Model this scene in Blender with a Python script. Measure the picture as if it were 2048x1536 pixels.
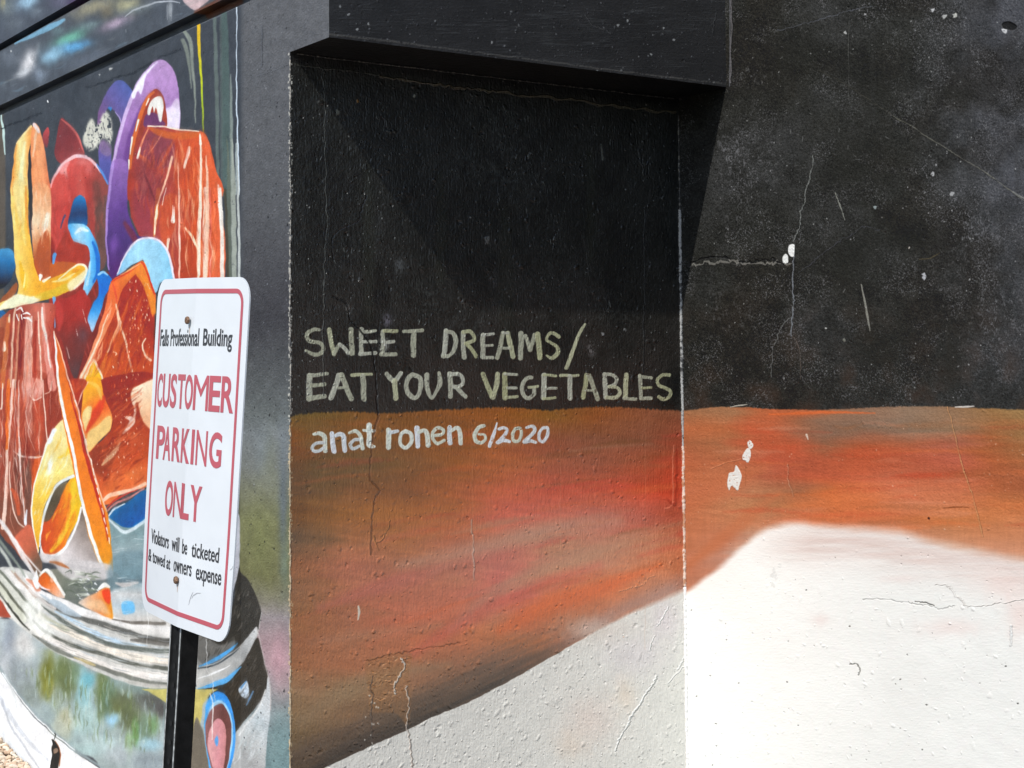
import bpy, bmesh, math, random
import numpy as np
from mathutils import Vector, Matrix

for _o in list(bpy.data.objects):
    bpy.data.objects.remove(_o)
SC = bpy.context.scene

# ------------------------------------------------------------------ camera
EYE = 1.6
F = 3462.0                       # focal length for a 2048 px wide frame
HX, HY = 1024.0, 790.0           # principal column, horizon row
TH = math.atan2(3462.0, 5341.0)
R_ = np.array([math.cos(TH), -math.sin(TH), 0.0])      # camera right
F_ = np.array([math.sin(TH), math.cos(TH), 0.0])       # camera forward
Z_ = np.array([0.0, 0.0, 1.0])
C_ = np.array([0.0, 0.0, EYE])

cd = bpy.data.cameras.new('camera')
cam = bpy.data.objects.new('camera', cd)
SC.collection.objects.link(cam)
cam.location = (0, 0, EYE)
cam.rotation_euler = (math.pi / 2, 0, -TH)
cd.sensor_width = 36.0
cd.lens = F / 2048.0 * 36.0
cd.shift_y = 22.0 / 2048.0
cd.clip_start = 0.05
cd.clip_end = 500
SC.camera = cam

# ------------------------------------------------------------------ daylight
SUN = Vector((2.5, 1.0, -2.93)).normalized()           # direction the light travels
w = bpy.data.worlds.new('World')
SC.world = w
w.use_nodes = True
nt = w.node_tree
bg = nt.nodes['Background']
sky = nt.nodes.new('ShaderNodeTexSky')
sky.sky_type = 'NISHITA'
sky.sun_disc = False
sky.sun_elevation = math.asin(-SUN.z)
sky.sun_rotation = math.atan2(-SUN.x, -SUN.y)
nt.links.new(sky.outputs[0], bg.inputs[0])
bg.inputs[1].default_value = 0.15
sd = bpy.data.lights.new('sun', 'SUN')
sd.energy = 3.9
sd.angle = math.radians(0.6)
sd.color = (1.0, 0.965, 0.91)
so = bpy.data.objects.new('sun', sd)
SC.collection.objects.link(so)
so.location = (-4, -3, 8)
so.rotation_euler = SUN.to_track_quat('-Z', 'Y').to_euler()

SC.view_settings.view_transform = 'Standard'
SC.view_settings.look = 'None'
SC.view_settings.exposure = 0.18
SC.view_settings.gamma = 1.0
SC.view_settings.use_curve_mapping = False

# ------------------------------------------------------------------ wall planes
def ray(px, py):
    return F_ + (px - HX) / F * R_ + (HY - py) / F * Z_

def on_y(px, py, y):
    d = ray(px, py)
    return C_ + d * (y / d[1])

def on_x(px, py, x):
    d = ray(px, py)
    return C_ + d * (x / d[0])

c0 = C_ + ray(580, 800) * 5.2
XL, YB = float(c0[0]), float(c0[1])              # side wall plane x = XL, recess back plane y = YB
YF = float(on_x(658, 72, XL)[1])                 # front plane of the lintel
ZS = float(on_y(580, 104, YB)[2])                # soffit height
_a, _b = on_y(1357, 230, YB), on_y(1375, 1530, YB)
def XR(z):                                       # return wall leans a touch
    t = (z - _a[2]) / (_b[2] - _a[2])
    return float(_a[0] + (_b[0] - _a[0]) * t)
ZTOP = 4.6
YFAR = 16.0
print('planes', XL, YB, YF, ZS, XR(0), XR(ZTOP))

# ------------------------------------------------------------------ mural painter
# A mural is painted into a sheet laid out in wall metres (s along the wall, z up).
# Brush work is given by points sighted on the wall; each texel knows its own sighting.
rng = np.random.RandomState(7)
LAT = rng.rand(256, 256).astype(np.float32)

def vn(x, y, s=0):
    x = x + s * 17.31
    y = y + s * 9.77
    xi = np.floor(x); yi = np.floor(y)
    fx = x - xi; fy = y - yi
    fx = fx * fx * (3 - 2 * fx); fy = fy * fy * (3 - 2 * fy)
    xi = xi.astype(np.int32); yi = yi.astype(np.int32)
    a = LAT[yi & 255, xi & 255]; b = LAT[yi & 255, (xi + 1) & 255]
    c = LAT[(yi + 1) & 255, xi & 255]; d = LAT[(yi + 1) & 255, (xi + 1) & 255]
    return (a + (b - a) * fx) * (1 - fy) + (c + (d - c) * fx) * fy

def fbm(x, y, s=0, o=3):
    v = 0; a = .5; t = 0
    for i in range(o):
        v = v + a * vn(x, y, s + i * 3); t += a; a *= .5
        x = x * 2.03; y = y * 2.03
    return v / t

def smooth(pts, closed, n=6):
    P = np.array(pts, np.float32)
    m = len(P)
    if m < 3:
        return P
    out = []
    rngi = range(m) if closed else range(m - 1)
    for i in rngi:
        if closed:
            p0, p1, p2, p3 = P[(i - 1) % m], P[i], P[(i + 1) % m], P[(i + 2) % m]
        else:
            p0, p1, p2, p3 = P[max(i - 1, 0)], P[i], P[i + 1], P[min(i + 2, m - 1)]
        for k in range(n):
            t = k / n
            out.append(.5 * ((2 * p1) + (-p0 + p2) * t + (2 * p0 - 5 * p1 + 4 * p2 - p3) * t * t + (-p0 + 3 * p1 - 3 * p2 + p3) * t ** 3))
    if not closed:
        out.append(P[-1])
    return np.array(out, np.float32)

class Sheet:
    def __init__(self, name, axis, plane, s0, s1, z0, z1, nx, ny):
        self.name, self.s0, self.s1, self.z0, self.z1, self.nx, self.ny = name, s0, s1, z0, z1, nx, ny
        s = s0 + (np.arange(nx) + .5) / nx * (s1 - s0)
        z = z0 + (np.arange(ny) + .5) / ny * (z1 - z0)
        Sg, Zg = np.meshgrid(s, z)
        if axis == 'x':        # plane x = plane(z), s is y
            px = np.vectorize(plane)(z)[:, None] + 0 * Sg; py = Sg
        else:                  # plane y = plane, s is x
            px = Sg; py = np.full_like(Sg, plane)
        dep = px * F_[0] + py * F_[1]
        dep = np.maximum(dep, .2)
        self.X = (HX + F * (px * R_[0] + py * R_[1]) / dep).astype(np.float32)
        self.Y = (HY - F * (Zg - EYE) / dep).astype(np.float32)
        self.T = (F / dep).astype(np.float32)          # sighted px per metre
        # hand wobble of the brush
        self.Xw = self.X + 2.0 * (vn(self.X / 17, self.Y / 17, 1) - .5) + .8 * (vn(self.X / 5, self.Y / 6, 2) - .5)
        self.Yw = self.Y + 2.0 * (vn(self.X / 17, self.Y / 17, 5) - .5) + .8 * (vn(self.X / 5, self.Y / 6, 6) - .5)
        self.col = np.zeros((ny, nx, 3), np.float32)
        self.h = np.zeros((ny, nx), np.float32)        # relief in mm
        self.cx0 = self.X.min(0); self.cx1 = self.X.max(0)

    def reg(self, x0, y0, x1, y1):
        c = np.nonzero((self.cx1 >= x0) & (self.cx0 <= x1))[0]
        if len(c) == 0:
            return None
        a, b = c[0], c[-1] + 1
        Ys = self.Y[:, [a, b - 1]]
        r = np.nonzero((Ys.max(1) >= y0 - 6) & (Ys.min(1) <= y1 + 6))[0]
        if len(r) == 0:
            return None
        return slice(r[0], r[-1] + 1), slice(a, b)

    def lay(self, sl, m, c, grad=None, X=None, Y=None):
        if grad is not None:
            (ax, ay), (bx, by), stops = grad
            dx, dy = bx - ax, by - ay
            t = ((X - ax) * dx + (Y - ay) * dy) / (dx * dx + dy * dy)
            t = t + .10 * (vn(X / 22, Y / 60, 9) - .5)
            xs = np.linspace(0, 1, len(stops))
            st = np.array(stops, np.float32)
            c = np.stack([np.interp(t, xs, st[:, k]) for k in range(3)], -1)
        else:
            c = np.array(c, np.float32)
        d = self.col[sl]
        self.col[sl] = d + (c - d) * m[..., None]

    def poly(self, pts, c=None, f=1.3, a=1.0, sm=True, grad=None, dry=0, h=0):
        P = smooth(pts, True) if sm else np.array(pts, np.float32)
        x0, y0 = P.min(0) - f * 2 - 4; x1, y1 = P.max(0) + f * 2 + 4
        sl = self.reg(x0, y0, x1, y1)
        if sl is None:
            return
        X, Y = self.Xw[sl], self.Yw[sl]
        d2 = np.full(X.shape, 1e9, np.float32)
        ins = np.zeros(X.shape, bool)
        n = len(P)
        for i in range(n):
            ax, ay = P[i]; bx, by = P[(i + 1) % n]
            ex, ey = bx - ax, by - ay
            L = ex * ex + ey * ey + 1e-9
            t = np.clip(((X - ax) * ex + (Y - ay) * ey) / L, 0, 1)
            d2 = np.minimum(d2, (X - ax - t * ex) ** 2 + (Y - ay - t * ey) ** 2)
            if ay != by:
                cr = ((ay > Y) != (by > Y)) & (X < ex * (Y - ay) / (by - ay) + ax)
                ins ^= cr
        sd = np.sqrt(d2) * np.where(ins, 1, -1)
        m = np.clip(sd / (2 * f) + .5, 0, 1)
        m = m * m * (3 - 2 * m) * a
        if dry:
            m = m * np.clip((vn(X / 3, Y / 3, 21) + .5 * vn(X / 9, Y / 9, 22) - dry) * 4, 0, 1)
        self.lay(sl, m, c, grad, X, Y)
        if h:
            self.h[sl] += h * m

    def stroke(self, pts, w, c=None, f=1.0, a=1.0, sm=True, grad=None, dry=0, h=0, wob=True):
        P = np.array(pts, np.float32)
        ws = np.array(w if hasattr(w, '__len__') else [w] * len(P), np.float32)
        if len(ws) != len(P):
            ws = np.interp(np.linspace(0, 1, len(P)), np.linspace(0, 1, len(ws)), ws).astype(np.float32)
        if sm and len(P) > 2:
            Q = smooth(np.column_stack([P, ws]), False, 5)
            P, ws = Q[:, :2], np.maximum(Q[:, 2], .1)
        mw = ws.max() / 2 + f * 2 + 4
        x0, y0 = P.min(0) - mw; x1, y1 = P.max(0) + mw
        sl = self.reg(x0, y0, x1, y1)
        if sl is None:
            return
        X, Y = (self.Xw[sl], self.Yw[sl]) if wob else (self.X[sl], self.Y[sl])
        best = np.full(X.shape, -1e9, np.float32)
        for i in range(len(P) - 1):
            ax, ay = P[i]; bx, by = P[i + 1]
            ex, ey = bx - ax, by - ay
            L = ex * ex + ey * ey + 1e-9
            t = np.clip(((X - ax) * ex + (Y - ay) * ey) / L, 0, 1)
            d = np.sqrt((X - ax - t * ex) ** 2 + (Y - ay - t * ey) ** 2)
            best = np.maximum(best, (ws[i] + (ws[i + 1] - ws[i]) * t) / 2 - d)
        m = np.clip(best / (2 * f) + .5, 0, 1)
        m = m * m * (3 - 2 * m) * a
        if dry:
            m = m * np.clip((vn(X / 2.2, Y / 2.2, 31) + .5 * vn(X / 8, Y / 8, 32) - dry) * 4, 0, 1)
        self.lay(sl, m, c, grad, X, Y)
        if h:
            self.h[sl] += h * m

    def blob(self, cx, cy, rx, ry, c, a=1.0, ang=0, dry=0, p=2):
        if max(rx, ry) <= 9:                      # small marks are ragged chips, not soft dots
            gg = random.Random(int(cx * 13 + cy * 7 + rx * 5))
            ca, sa = math.cos(math.radians(ang)), math.sin(math.radians(ang))
            P = []
            for i in range(9):
                t = 6.283 * i / 9; k = gg.uniform(.45, 1.15)
                u, v = rx * k * math.cos(t), ry * k * math.sin(t)
                P.append((cx + u * ca - v * sa, cy + u * sa + v * ca))
            L = sum(c) / 3
            return self.poly(P, c, f=.8, a=a, sm=False, dry=dry * .8, h=.8 if L > 90 else -1.6)
        r = max(rx, ry) * 2.2
        sl = self.reg(cx - r, cy - r, cx + r, cy + r)
        if sl is None:
            return
        X, Y = self.Xw[sl] - cx, self.Yw[sl] - cy
        ca, sa = math.cos(math.radians(ang)), math.sin(math.radians(ang))
        u = (X * ca + Y * sa) / rx; v = (-X * sa + Y * ca) / ry
        q = u * u + v * v
        q = q * (1 + .7 * (vn(self.X[sl] / 11, self.Y[sl] / 16, 41) - .5))
        m = np.exp(-q ** (p / 2)) * a
        if dry:
            m = m * np.clip((.6 * vn(self.X[sl] / 1.7, self.Y[sl] / 3.2, 42) + .4 * vn(self.X[sl] / 7, self.Y[sl] / 7, 43) - dry) * 5, 0, 1)
        self.lay(sl, m, c)

    def grid(self, xs, ys, tab, mask=None, warp=(40, 12), slope=0.0, seed=0):
        T = np.array(tab, np.float32)
        X, Y = self.X, self.Y
        along = X + Y * slope; acr = Y + X * slope
        n1 = fbm(along / 150, acr / 16, seed, 3) - .5
        n2 = fbm(along / 120, acr / 22, seed + 5, 3) - .5
        gx = np.interp(X + warp[0] * 2 * n1, xs, np.arange(len(xs)))
        gy = np.interp(Y + warp[1] * 2 * n2, ys, np.arange(len(ys)))
        i = np.minimum(gx.astype(int), len(xs) - 2); j = np.minimum(gy.astype(int), len(ys) - 2)
        fx = (gx - i)[..., None]; fy = (gy - j)[..., None]
        c = (T[j, i] * (1 - fx) + T[j, i + 1] * fx) * (1 - fy) + (T[j + 1, i] * (1 - fx) + T[j + 1, i + 1] * fx) * fy
        c = c * (1 + .12 * (fbm(along / 60, acr / 8, seed + 8, 3) - .5) + .05 * (vn(X / 3, Y / 18, seed + 9) - .5))[..., None]
        if mask is None:
            self.col[:] = c
        else:
            self.col += (c - self.col) * mask[..., None]

    def stamp(self, n, rmin, rmax, depth, c=None, a=.7, box=None, seed=0, el=1.6, dens=None):
        # scattered pits and blisters: relief plus, if wanted, chipped colour
        g = np.random.RandomState(seed)
        for _ in range(n):
            if box is None:
                i = g.randint(4, self.ny - 5); j = g.randint(4, self.nx - 5)
            else:
                sl = self.reg(*box)
                if sl is None:
                    return
                i = g.randint(max(sl[0].start, 4), min(sl[0].stop, self.ny - 4)); j = g.randint(max(sl[1].start, 4), min(sl[1].stop, self.nx - 4))
                X, Y = self.X[i, j], self.Y[i, j]
                if not (box[0] <= X <= box[2] and box[1] <= Y <= box[3]):
                    continue
            if dens is not None and g.rand() > dens[i, j]:
                continue
            r = rmin + (rmax - rmin) * g.rand() ** 3
            k = int(r * 2.5) + 2
            i0, i1, j0, j1 = max(i - k, 0), min(i + k + 1, self.ny), max(j - k, 0), min(j + k + 1, self.nx)
            yy, xx = np.mgrid[i0 - i:i1 - i, j0 - j:j1 - j].astype(np.float32)
            th = g.rand() * 3.14
            u = xx * math.cos(th) + yy * math.sin(th); v = -xx * math.sin(th) + yy * math.cos(th)
            e = 1 + g.rand() * (el - 1)
            q = (u / (r * e)) ** 2 + (v / r) ** 2
            q = q * (1 + .8 * (vn(xx / 1.7 + i, yy / 1.7 + j, 3) - .5))
            m = np.exp(-q * q)
            self.h[i0:i1, j0:j1] += depth * (g.rand() * .8 + .2) * m
            if c is not None:
                mm = (m * a * g.rand())[..., None]
                self.col[i0:i1, j0:j1] += (np.array(c, np.float32) - self.col[i0:i1, j0:j1]) * mm

    def hatch(self, region, d, cols, n, L=(12, 40), w=(1.5, 5), a=(.2, .5), f=1.4, bend=.15, seed=0, dry=.12):
        # loose brush strokes kept inside an outline, following one direction
        g = random.Random(seed + 4000)
        P = region; xs = [p[0] for p in P]; ys = [p[1] for p in P]
        k = 0; tries = 0
        while k < n and tries < n * 12:
            tries += 1
            x, y = g.uniform(min(xs), max(xs)), g.uniform(min(ys), max(ys))
            l = g.uniform(*L); dx, dy = d
            nn = math.hypot(dx, dy); dx /= nn; dy /= nn
            ex, ey = x + dx * l, y + dy * l
            def ins(px, py):
                r = False
                for i in range(len(P)):
                    x1, y1 = P[i]; x2, y2 = P[(i + 1) % len(P)]
                    if (y1 > py) != (y2 > py) and px < (x2 - x1) * (py - y1) / (y2 - y1) + x1: r = not r
                return r
            if not (ins(x, y) and ins(ex, ey)): continue
            b = g.uniform(-bend, bend) * l
            ww = g.uniform(*w)
            self.stroke([(x, y), ((x + ex) / 2 - dy * b, (y + ey) / 2 + dx * b), (ex, ey)], [.4, ww, .4], g.choice(cols), f=f, a=g.uniform(*a), dry=dry)
            k += 1

    def smear(self, k=.22):
        # drag wet paint a little along a drifting, mostly upright direction
        ny, nx = self.ny, self.nx
        a = (vn(self.X / 45, self.Y / 45, 91) - .5) * 1.6
        I, J = np.mgrid[0:ny, 0:nx]
        acc = np.zeros_like(self.col)
        n = 0
        for t in (-5, -3, -1.5, 1.5, 3, 5):
            l = t * (.5 + vn(self.X / 4, self.Y / 14, 93))
            ii = np.clip((I + l * np.cos(a)).astype(np.int32), 0, ny - 1); jj = np.clip((J + l * np.sin(a)).astype(np.int32), 0, nx - 1)
            acc += self.col[ii, jj]; n += 1
        m = (k + .5 * (vn(self.X / 9, self.Y / 20, 95) - .5))[..., None].clip(0, 1)
        self.col += (acc / n - self.col) * m

    def images(self, K, GL=0.0):
        c = np.clip(self.col, 0, 255) / 255
        lin = (np.where(c <= .04045, c / 12.92, ((c + .055) / 1.055) ** 2.4) - GL) / np.array(K, np.float32)
        lin = np.clip(lin, .006, .87)
        s = np.where(lin <= .0031308, lin * 12.92, 1.055 * lin ** (1 / 2.4) - .055).astype(np.float32)
        px = np.ones((self.ny, self.nx, 4), np.float32)
        px[..., :3] = s
        im = bpy.data.images.new(self.name + '_paint', self.nx, self.ny, alpha=False)
        im.pixels.foreach_set(px.ravel()); im.update()
        ih = bpy.data.images.new(self.name + '_relief', self.nx, self.ny, alpha=False, float_buffer=True, is_data=True)
        px[..., :3] = (self.h * .1 + .5)[..., None]
        ih.pixels.foreach_set(px.ravel()); ih.update()
        return im, ih

def q4(ox, oy, pts, k=4.0):
    return [(x / k + ox, y / k + oy) for x, y in pts]
# ------------------------------------------------------------------ recess back wall
DARK = (36, 36, 34)
CREAM = (176, 175, 157)
BACK = Sheet('recess', 'y', YB, XL - .004, XR(0.3) + .03, -.05, 2.9, 860, 1640)

def crack(S, pts, c, w=1.6, a=.8, h=1.2, seed=0, jit=3.0, off=(1.6, .6), shade=(14, 14, 14), sa=.5):
    g = np.random.RandomState(seed)
    P = smooth(pts, False, 7).astype(float)
    P[1:-1] += (g.rand(len(P) - 2, 2) - .5) * jit
    ws = w * (.35 + .9 * g.rand(len(P)))
    if sa:  # painted shade beside the crack
        S.stroke([(x + off[0], y + off[1]) for x, y in P], list(ws * .9), shade, f=.8, a=sa, sm=False, h=-h)
    S.stroke(P, list(ws), c, f=.7, a=a, sm=False, h=h)

def paint_back(S):
    X, Y = S.X, S.Y
    n = fbm(X / 60, Y / 90, 11, 4)
    fine = vn(X / 2.0, Y / 2.6, 13)
    S.col[:] = DARK
    S.col += ((n - .5) * 18)[..., None] + ((fine - .5) * 11)[..., None] + ((vn(X / 5, Y / 9, 12) - .5) * 9)[..., None] + ((vn(X / 1.4, Y / 1.5, 16) - .5) * 8)[..., None]
    # warmer and browner lower down
    t = np.clip((Y - 480) / 260, 0, 1) * .8
    S.col += (np.array((52, 46, 42)) - S.col) * (t * np.clip(n * 1.6 - .2, 0, 1))[..., None]
    # greenish drips
    for x, y0, y1, wd in ((735, 330, 640, 26), (1010, 420, 700, 30), (880, 350, 560, 22), (1180, 300, 520, 20)):
        S.stroke([(x, y0), (x + 3, (y0 + y1) / 2), (x, y1)], [wd * .4, wd, wd * .6], (44, 45, 38), f=8, a=.45)
    # streaky worn patches
    for cx, cy, rx, ry in ((1000, 250, 60, 90), (960, 330, 90, 40), (1045, 360, 40, 60), (1090, 560, 70, 60), (1215, 620, 60, 30), (850, 600, 60, 40), (940, 640, 70, 30)):
        S.blob(cx, cy, rx, ry, (68, 70, 68), a=.55, dry=.52)
    xs = [583, 640, 700, 800, 900, 1000, 1060, 1100, 1200, 1300, 1360]
    ys = [830, 880, 930, 980, 1030, 1080, 1130, 1180, 1230, 1280, 1330, 1380, 1430, 1480, 1536]
    tab = [
     [(100,78,36),(112,80,36),(120,75,32),(122,72,32),(130,72,32),(142,76,30),(136,80,30),(126,80,32),(134,72,36),(134,75,52),(118,68,50)],
     [(128,66,28),(112,76,42),(116,74,40),(120,74,40),(136,76,36),(150,76,36),(142,72,44),(136,70,50),(126,74,56),(124,72,56),(140,60,44)],
     [(98,64,40),(88,70,45),(96,74,46),(116,74,44),(140,78,40),(166,86,50),(164,84,56),(156,80,60),(140,74,58),(160,75,52),(186,62,42)],
     [(92,64,45),(104,72,44),(120,74,45),(126,74,45),(150,80,45),(188,86,60),(192,82,62),(190,76,60),(188,78,58),(196,64,44),(178,56,38)],
     [(108,66,36),(130,80,40),(150,90,45),(155,90,46),(162,88,50),(198,90,74),(198,92,80),(190,94,80),(180,98,88),(172,86,76),(166,76,60)],
     [(84,65,50),(110,76,50),(164,95,60),(165,95,56),(180,95,70),(190,108,85),(180,116,92),(174,120,95),(182,112,95),(184,108,84),(192,106,76)],
     [(128,75,45),(150,86,58),(174,95,75),(170,100,76),(175,110,86),(185,96,90),(192,104,92),(190,116,95),(186,120,96),(194,114,80),(198,112,76)],
     [(128,85,60),(146,88,58),(170,95,70),(176,95,75),(180,95,76),(196,90,85),(198,98,86),(200,106,80),(196,100,60),(190,108,74),(190,114,84)],
     [(138,85,50),(150,86,54),(160,90,65),(184,90,66),(190,94,70),(178,104,80),(196,92,66),(206,100,58),(198,98,60),(170,112,88),(150,118,108)],
     [(140,80,50),(150,86,56),(160,94,66),(182,90,60),(178,90,60),(190,98,56),(214,104,50),(204,98,56),(160,98,84),(148,112,98),(140,110,100)],
     [(148,90,55),(154,90,58),(158,90,60),(164,98,68),(158,90,60),(154,94,68),(150,94,70),(126,92,72),(110,92,80),(120,96,86),(130,100,90)],
     [(138,108,80),(140,104,76),(130,100,70),(162,108,74),(128,86,60),(96,76,62),(84,76,70),(90,80,74),(100,84,74),(110,90,80),(120,96,84)],
     [(120,95,65),(126,96,66),(128,92,62),(94,78,60),(82,66,52),(78,64,54),(80,66,56),(84,70,60),(90,74,66),(90,76,66),(90,76,66)],
     [(110,90,60),(104,80,56),(90,68,50),(78,60,48),(74,58,46),(74,58,46),(74,58,46),(74,58,46),(74,58,46),(74,58,46),(74,58,46)],
     [(100,75,50),(80,60,45),(72,55,44),(70,54,42),(70,54,42),(70,54,42),(70,54,42),(70,54,42),(70,54,42),(70,54,42),(70,54,42)]]
    edge = np.interp(X, [580, 600, 640, 700, 780, 860, 920, 1000, 1100, 1200, 1290, 1366], [834, 829, 824, 823, 827, 820, 817, 815, 820, 814, 817, 821]) + 2.0 * (vn(X / 30, Y / 50, 14) - .5) + 3.5 * (vn(X / 2.5, Y / 30, 15) - .5)
    m = np.clip((Y - edge) / 4 + .5, 0, 1)
    tab = np.array(tab, np.float32); tab += (np.array((168, 124, 94)) - tab) * .15; tab *= np.array((1.05, 1.07, 1.03)); tab[5:13] += (np.array((182, 130, 104)) - tab[5:13]) * .13
    S.grid(xs, ys, tab, mask=m, warp=(40, 10), slope=-.10, seed=60)
    # long dry brush strokes over the orange
    g = np.random.RandomState(3)
    for _ in range(120):
        x = g.uniform(590, 1330); y = g.uniform(850, 1330)
        L = g.uniform(60, 190); sl = -.08 - .32 * np.clip((y - 900) / 400, 0, 1)
        r = g.rand()
        c = (205, 100, 60) if r < .3 else (170, 128, 100) if r < .55 else (190, 72, 62) if r < .75 else (112, 78, 46)
        if y > 1130 + (1360 - x) * .32: continue
        dk = .45 if x > 800 else .25
        S.stroke([(x, y), (x + L / 2, y + sl * L / 2 - 3), (x + L, y + sl * L)], [3, g.uniform(5, 16), 2], c, f=5, a=dk * g.rand(), dry=.25)
    S.stroke([(640, 1215), (800, 1160), (960, 1120), (1100, 1080)], [10, 30, 24, 6], (186, 104, 92), f=14, a=.5)
    S.stroke([(900, 1260), (1000, 1180), (1130, 1120), (1260, 1090)], [8, 24, 22, 6], (176, 128, 104), f=10, a=.6)
    S.stroke([(800, 1130), (950, 1098), (1100, 1060), (1240, 1040)], [6, 26, 30, 10], (182, 138, 118), f=16, a=.65)
    S.stroke([(1010, 1185), (1120, 1135), (1250, 1090), (1345, 1075)], [6, 22, 34, 20], (184, 136, 106), f=14, a=.6)
    S.stroke([(620, 1285), (760, 1265), (880, 1250)], [6, 20, 8], (172, 120, 92), f=14, a=.45)
    S.stroke([(820, 1310), (960, 1225), (1080, 1170), (1200, 1130)], [8, 30, 22, 6], (198, 88, 74), f=14, a=.45)
    S.stroke([(1000, 1262), (1100, 1212), (1190, 1180), (1320, 1130)], [16, 44, 34, 8], (216, 102, 54), f=14, a=.75)
    S.stroke([(600, 1440), (700, 1380), (800, 1345), (900, 1330)], [20, 40, 24, 6], (150, 122, 92), f=16, a=.6)
    # pale ground below the dark rim
    bx = [560, 640, 700, 762, 818, 862, 937, 1024, 1049, 1149, 1211, 1261, 1324, 1375]
    by = [1570, 1540, 1512, 1483, 1459, 1435, 1405, 1359, 1345, 1287, 1252, 1226, 1200, 1176]
    eb = np.interp(X, bx, by)
    for off, wd, cc, aa in ((-46, 58, (112, 88, 72), .55), (-26, 42, (86, 72, 62), .75), (-8, 20, (62, 54, 48), .8)):
        d = (Y - eb - off) / wd
        mm = np.exp(-d * d) * aa * np.clip((1230 - X) / 260, .0, 1) * (.6 + .8 * (fbm(X / 80, (Y + X * .45) / 6, 33, 2) - .2))
        S.col += (np.array(cc, np.float32) - S.col) * np.clip(mm, 0, 1)[..., None]
    d = (Y - eb + 14) / 22
    mm = np.exp(-d * d) * .6 * np.clip((X - 1080) / 120, 0, 1)
    S.col += (np.array((150, 120, 112), np.float32) - S.col) * mm[..., None]
    soft = np.interp(X, [560, 1150, 1220, 1366], [1.6, 1.8, 6, 14])
    mw = np.clip((Y - eb - 2 * (vn(X / 9, Y / 9, 17) - .5)) / soft + .5, 0, 1)
    pale = np.array((214, 209, 201), np.float32) + 5 * (fbm(X / 70, Y / 70, 18, 3) - .5)[..., None]
    S.col += (pale - S.col) * mw[..., None]
    for cx, cy, rx, ry, c in ((1190, 1260, 60, 26, (214, 198, 184)), (1270, 1310, 60, 40, (206, 196, 198)), (1180, 1440, 50, 50, (214, 192, 180)), (1250, 1390, 20, 30, (220, 200, 180)), (1330, 1240, 30, 40, (206, 192, 196)), (1140, 1490, 30, 30, (216, 196, 178))):
        S.blob(cx, cy, rx, ry, c, a=.55)

    # hand lettering, cream on black
    def L8(ox, oy, pts, wz, c=CREAM, a=.93):
        g2 = random.Random(int(ox * 7 + oy + pts[0][0] * 3 + pts[0][1]))
        k = g2.uniform(-10, 10)
        ww = [x / 8 * 1.0 for x in (wz if isinstance(wz, (list, tuple)) else [wz])] 
        if len(ww) == 1: ww = ww * 2
        cc = (c[0] + k, c[1] + k, c[2] + k * 1.4 - g2.choice((0, 0, 16)))
        S.stroke(q4(ox, oy, pts, 8.0), ww, cc, f=.75, a=a, dry=.06, h=.25)
        S.stroke(q4(ox, oy, [(x + 6, y) for x, y in pts], 8.0), [v * .25 for v in ww], (cc[0] - 26, cc[1] - 22, cc[2] - 22), f=1, a=.35, dry=.45)
    A = (600, 640); B = (850, 640); D = (1100, 640)
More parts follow.
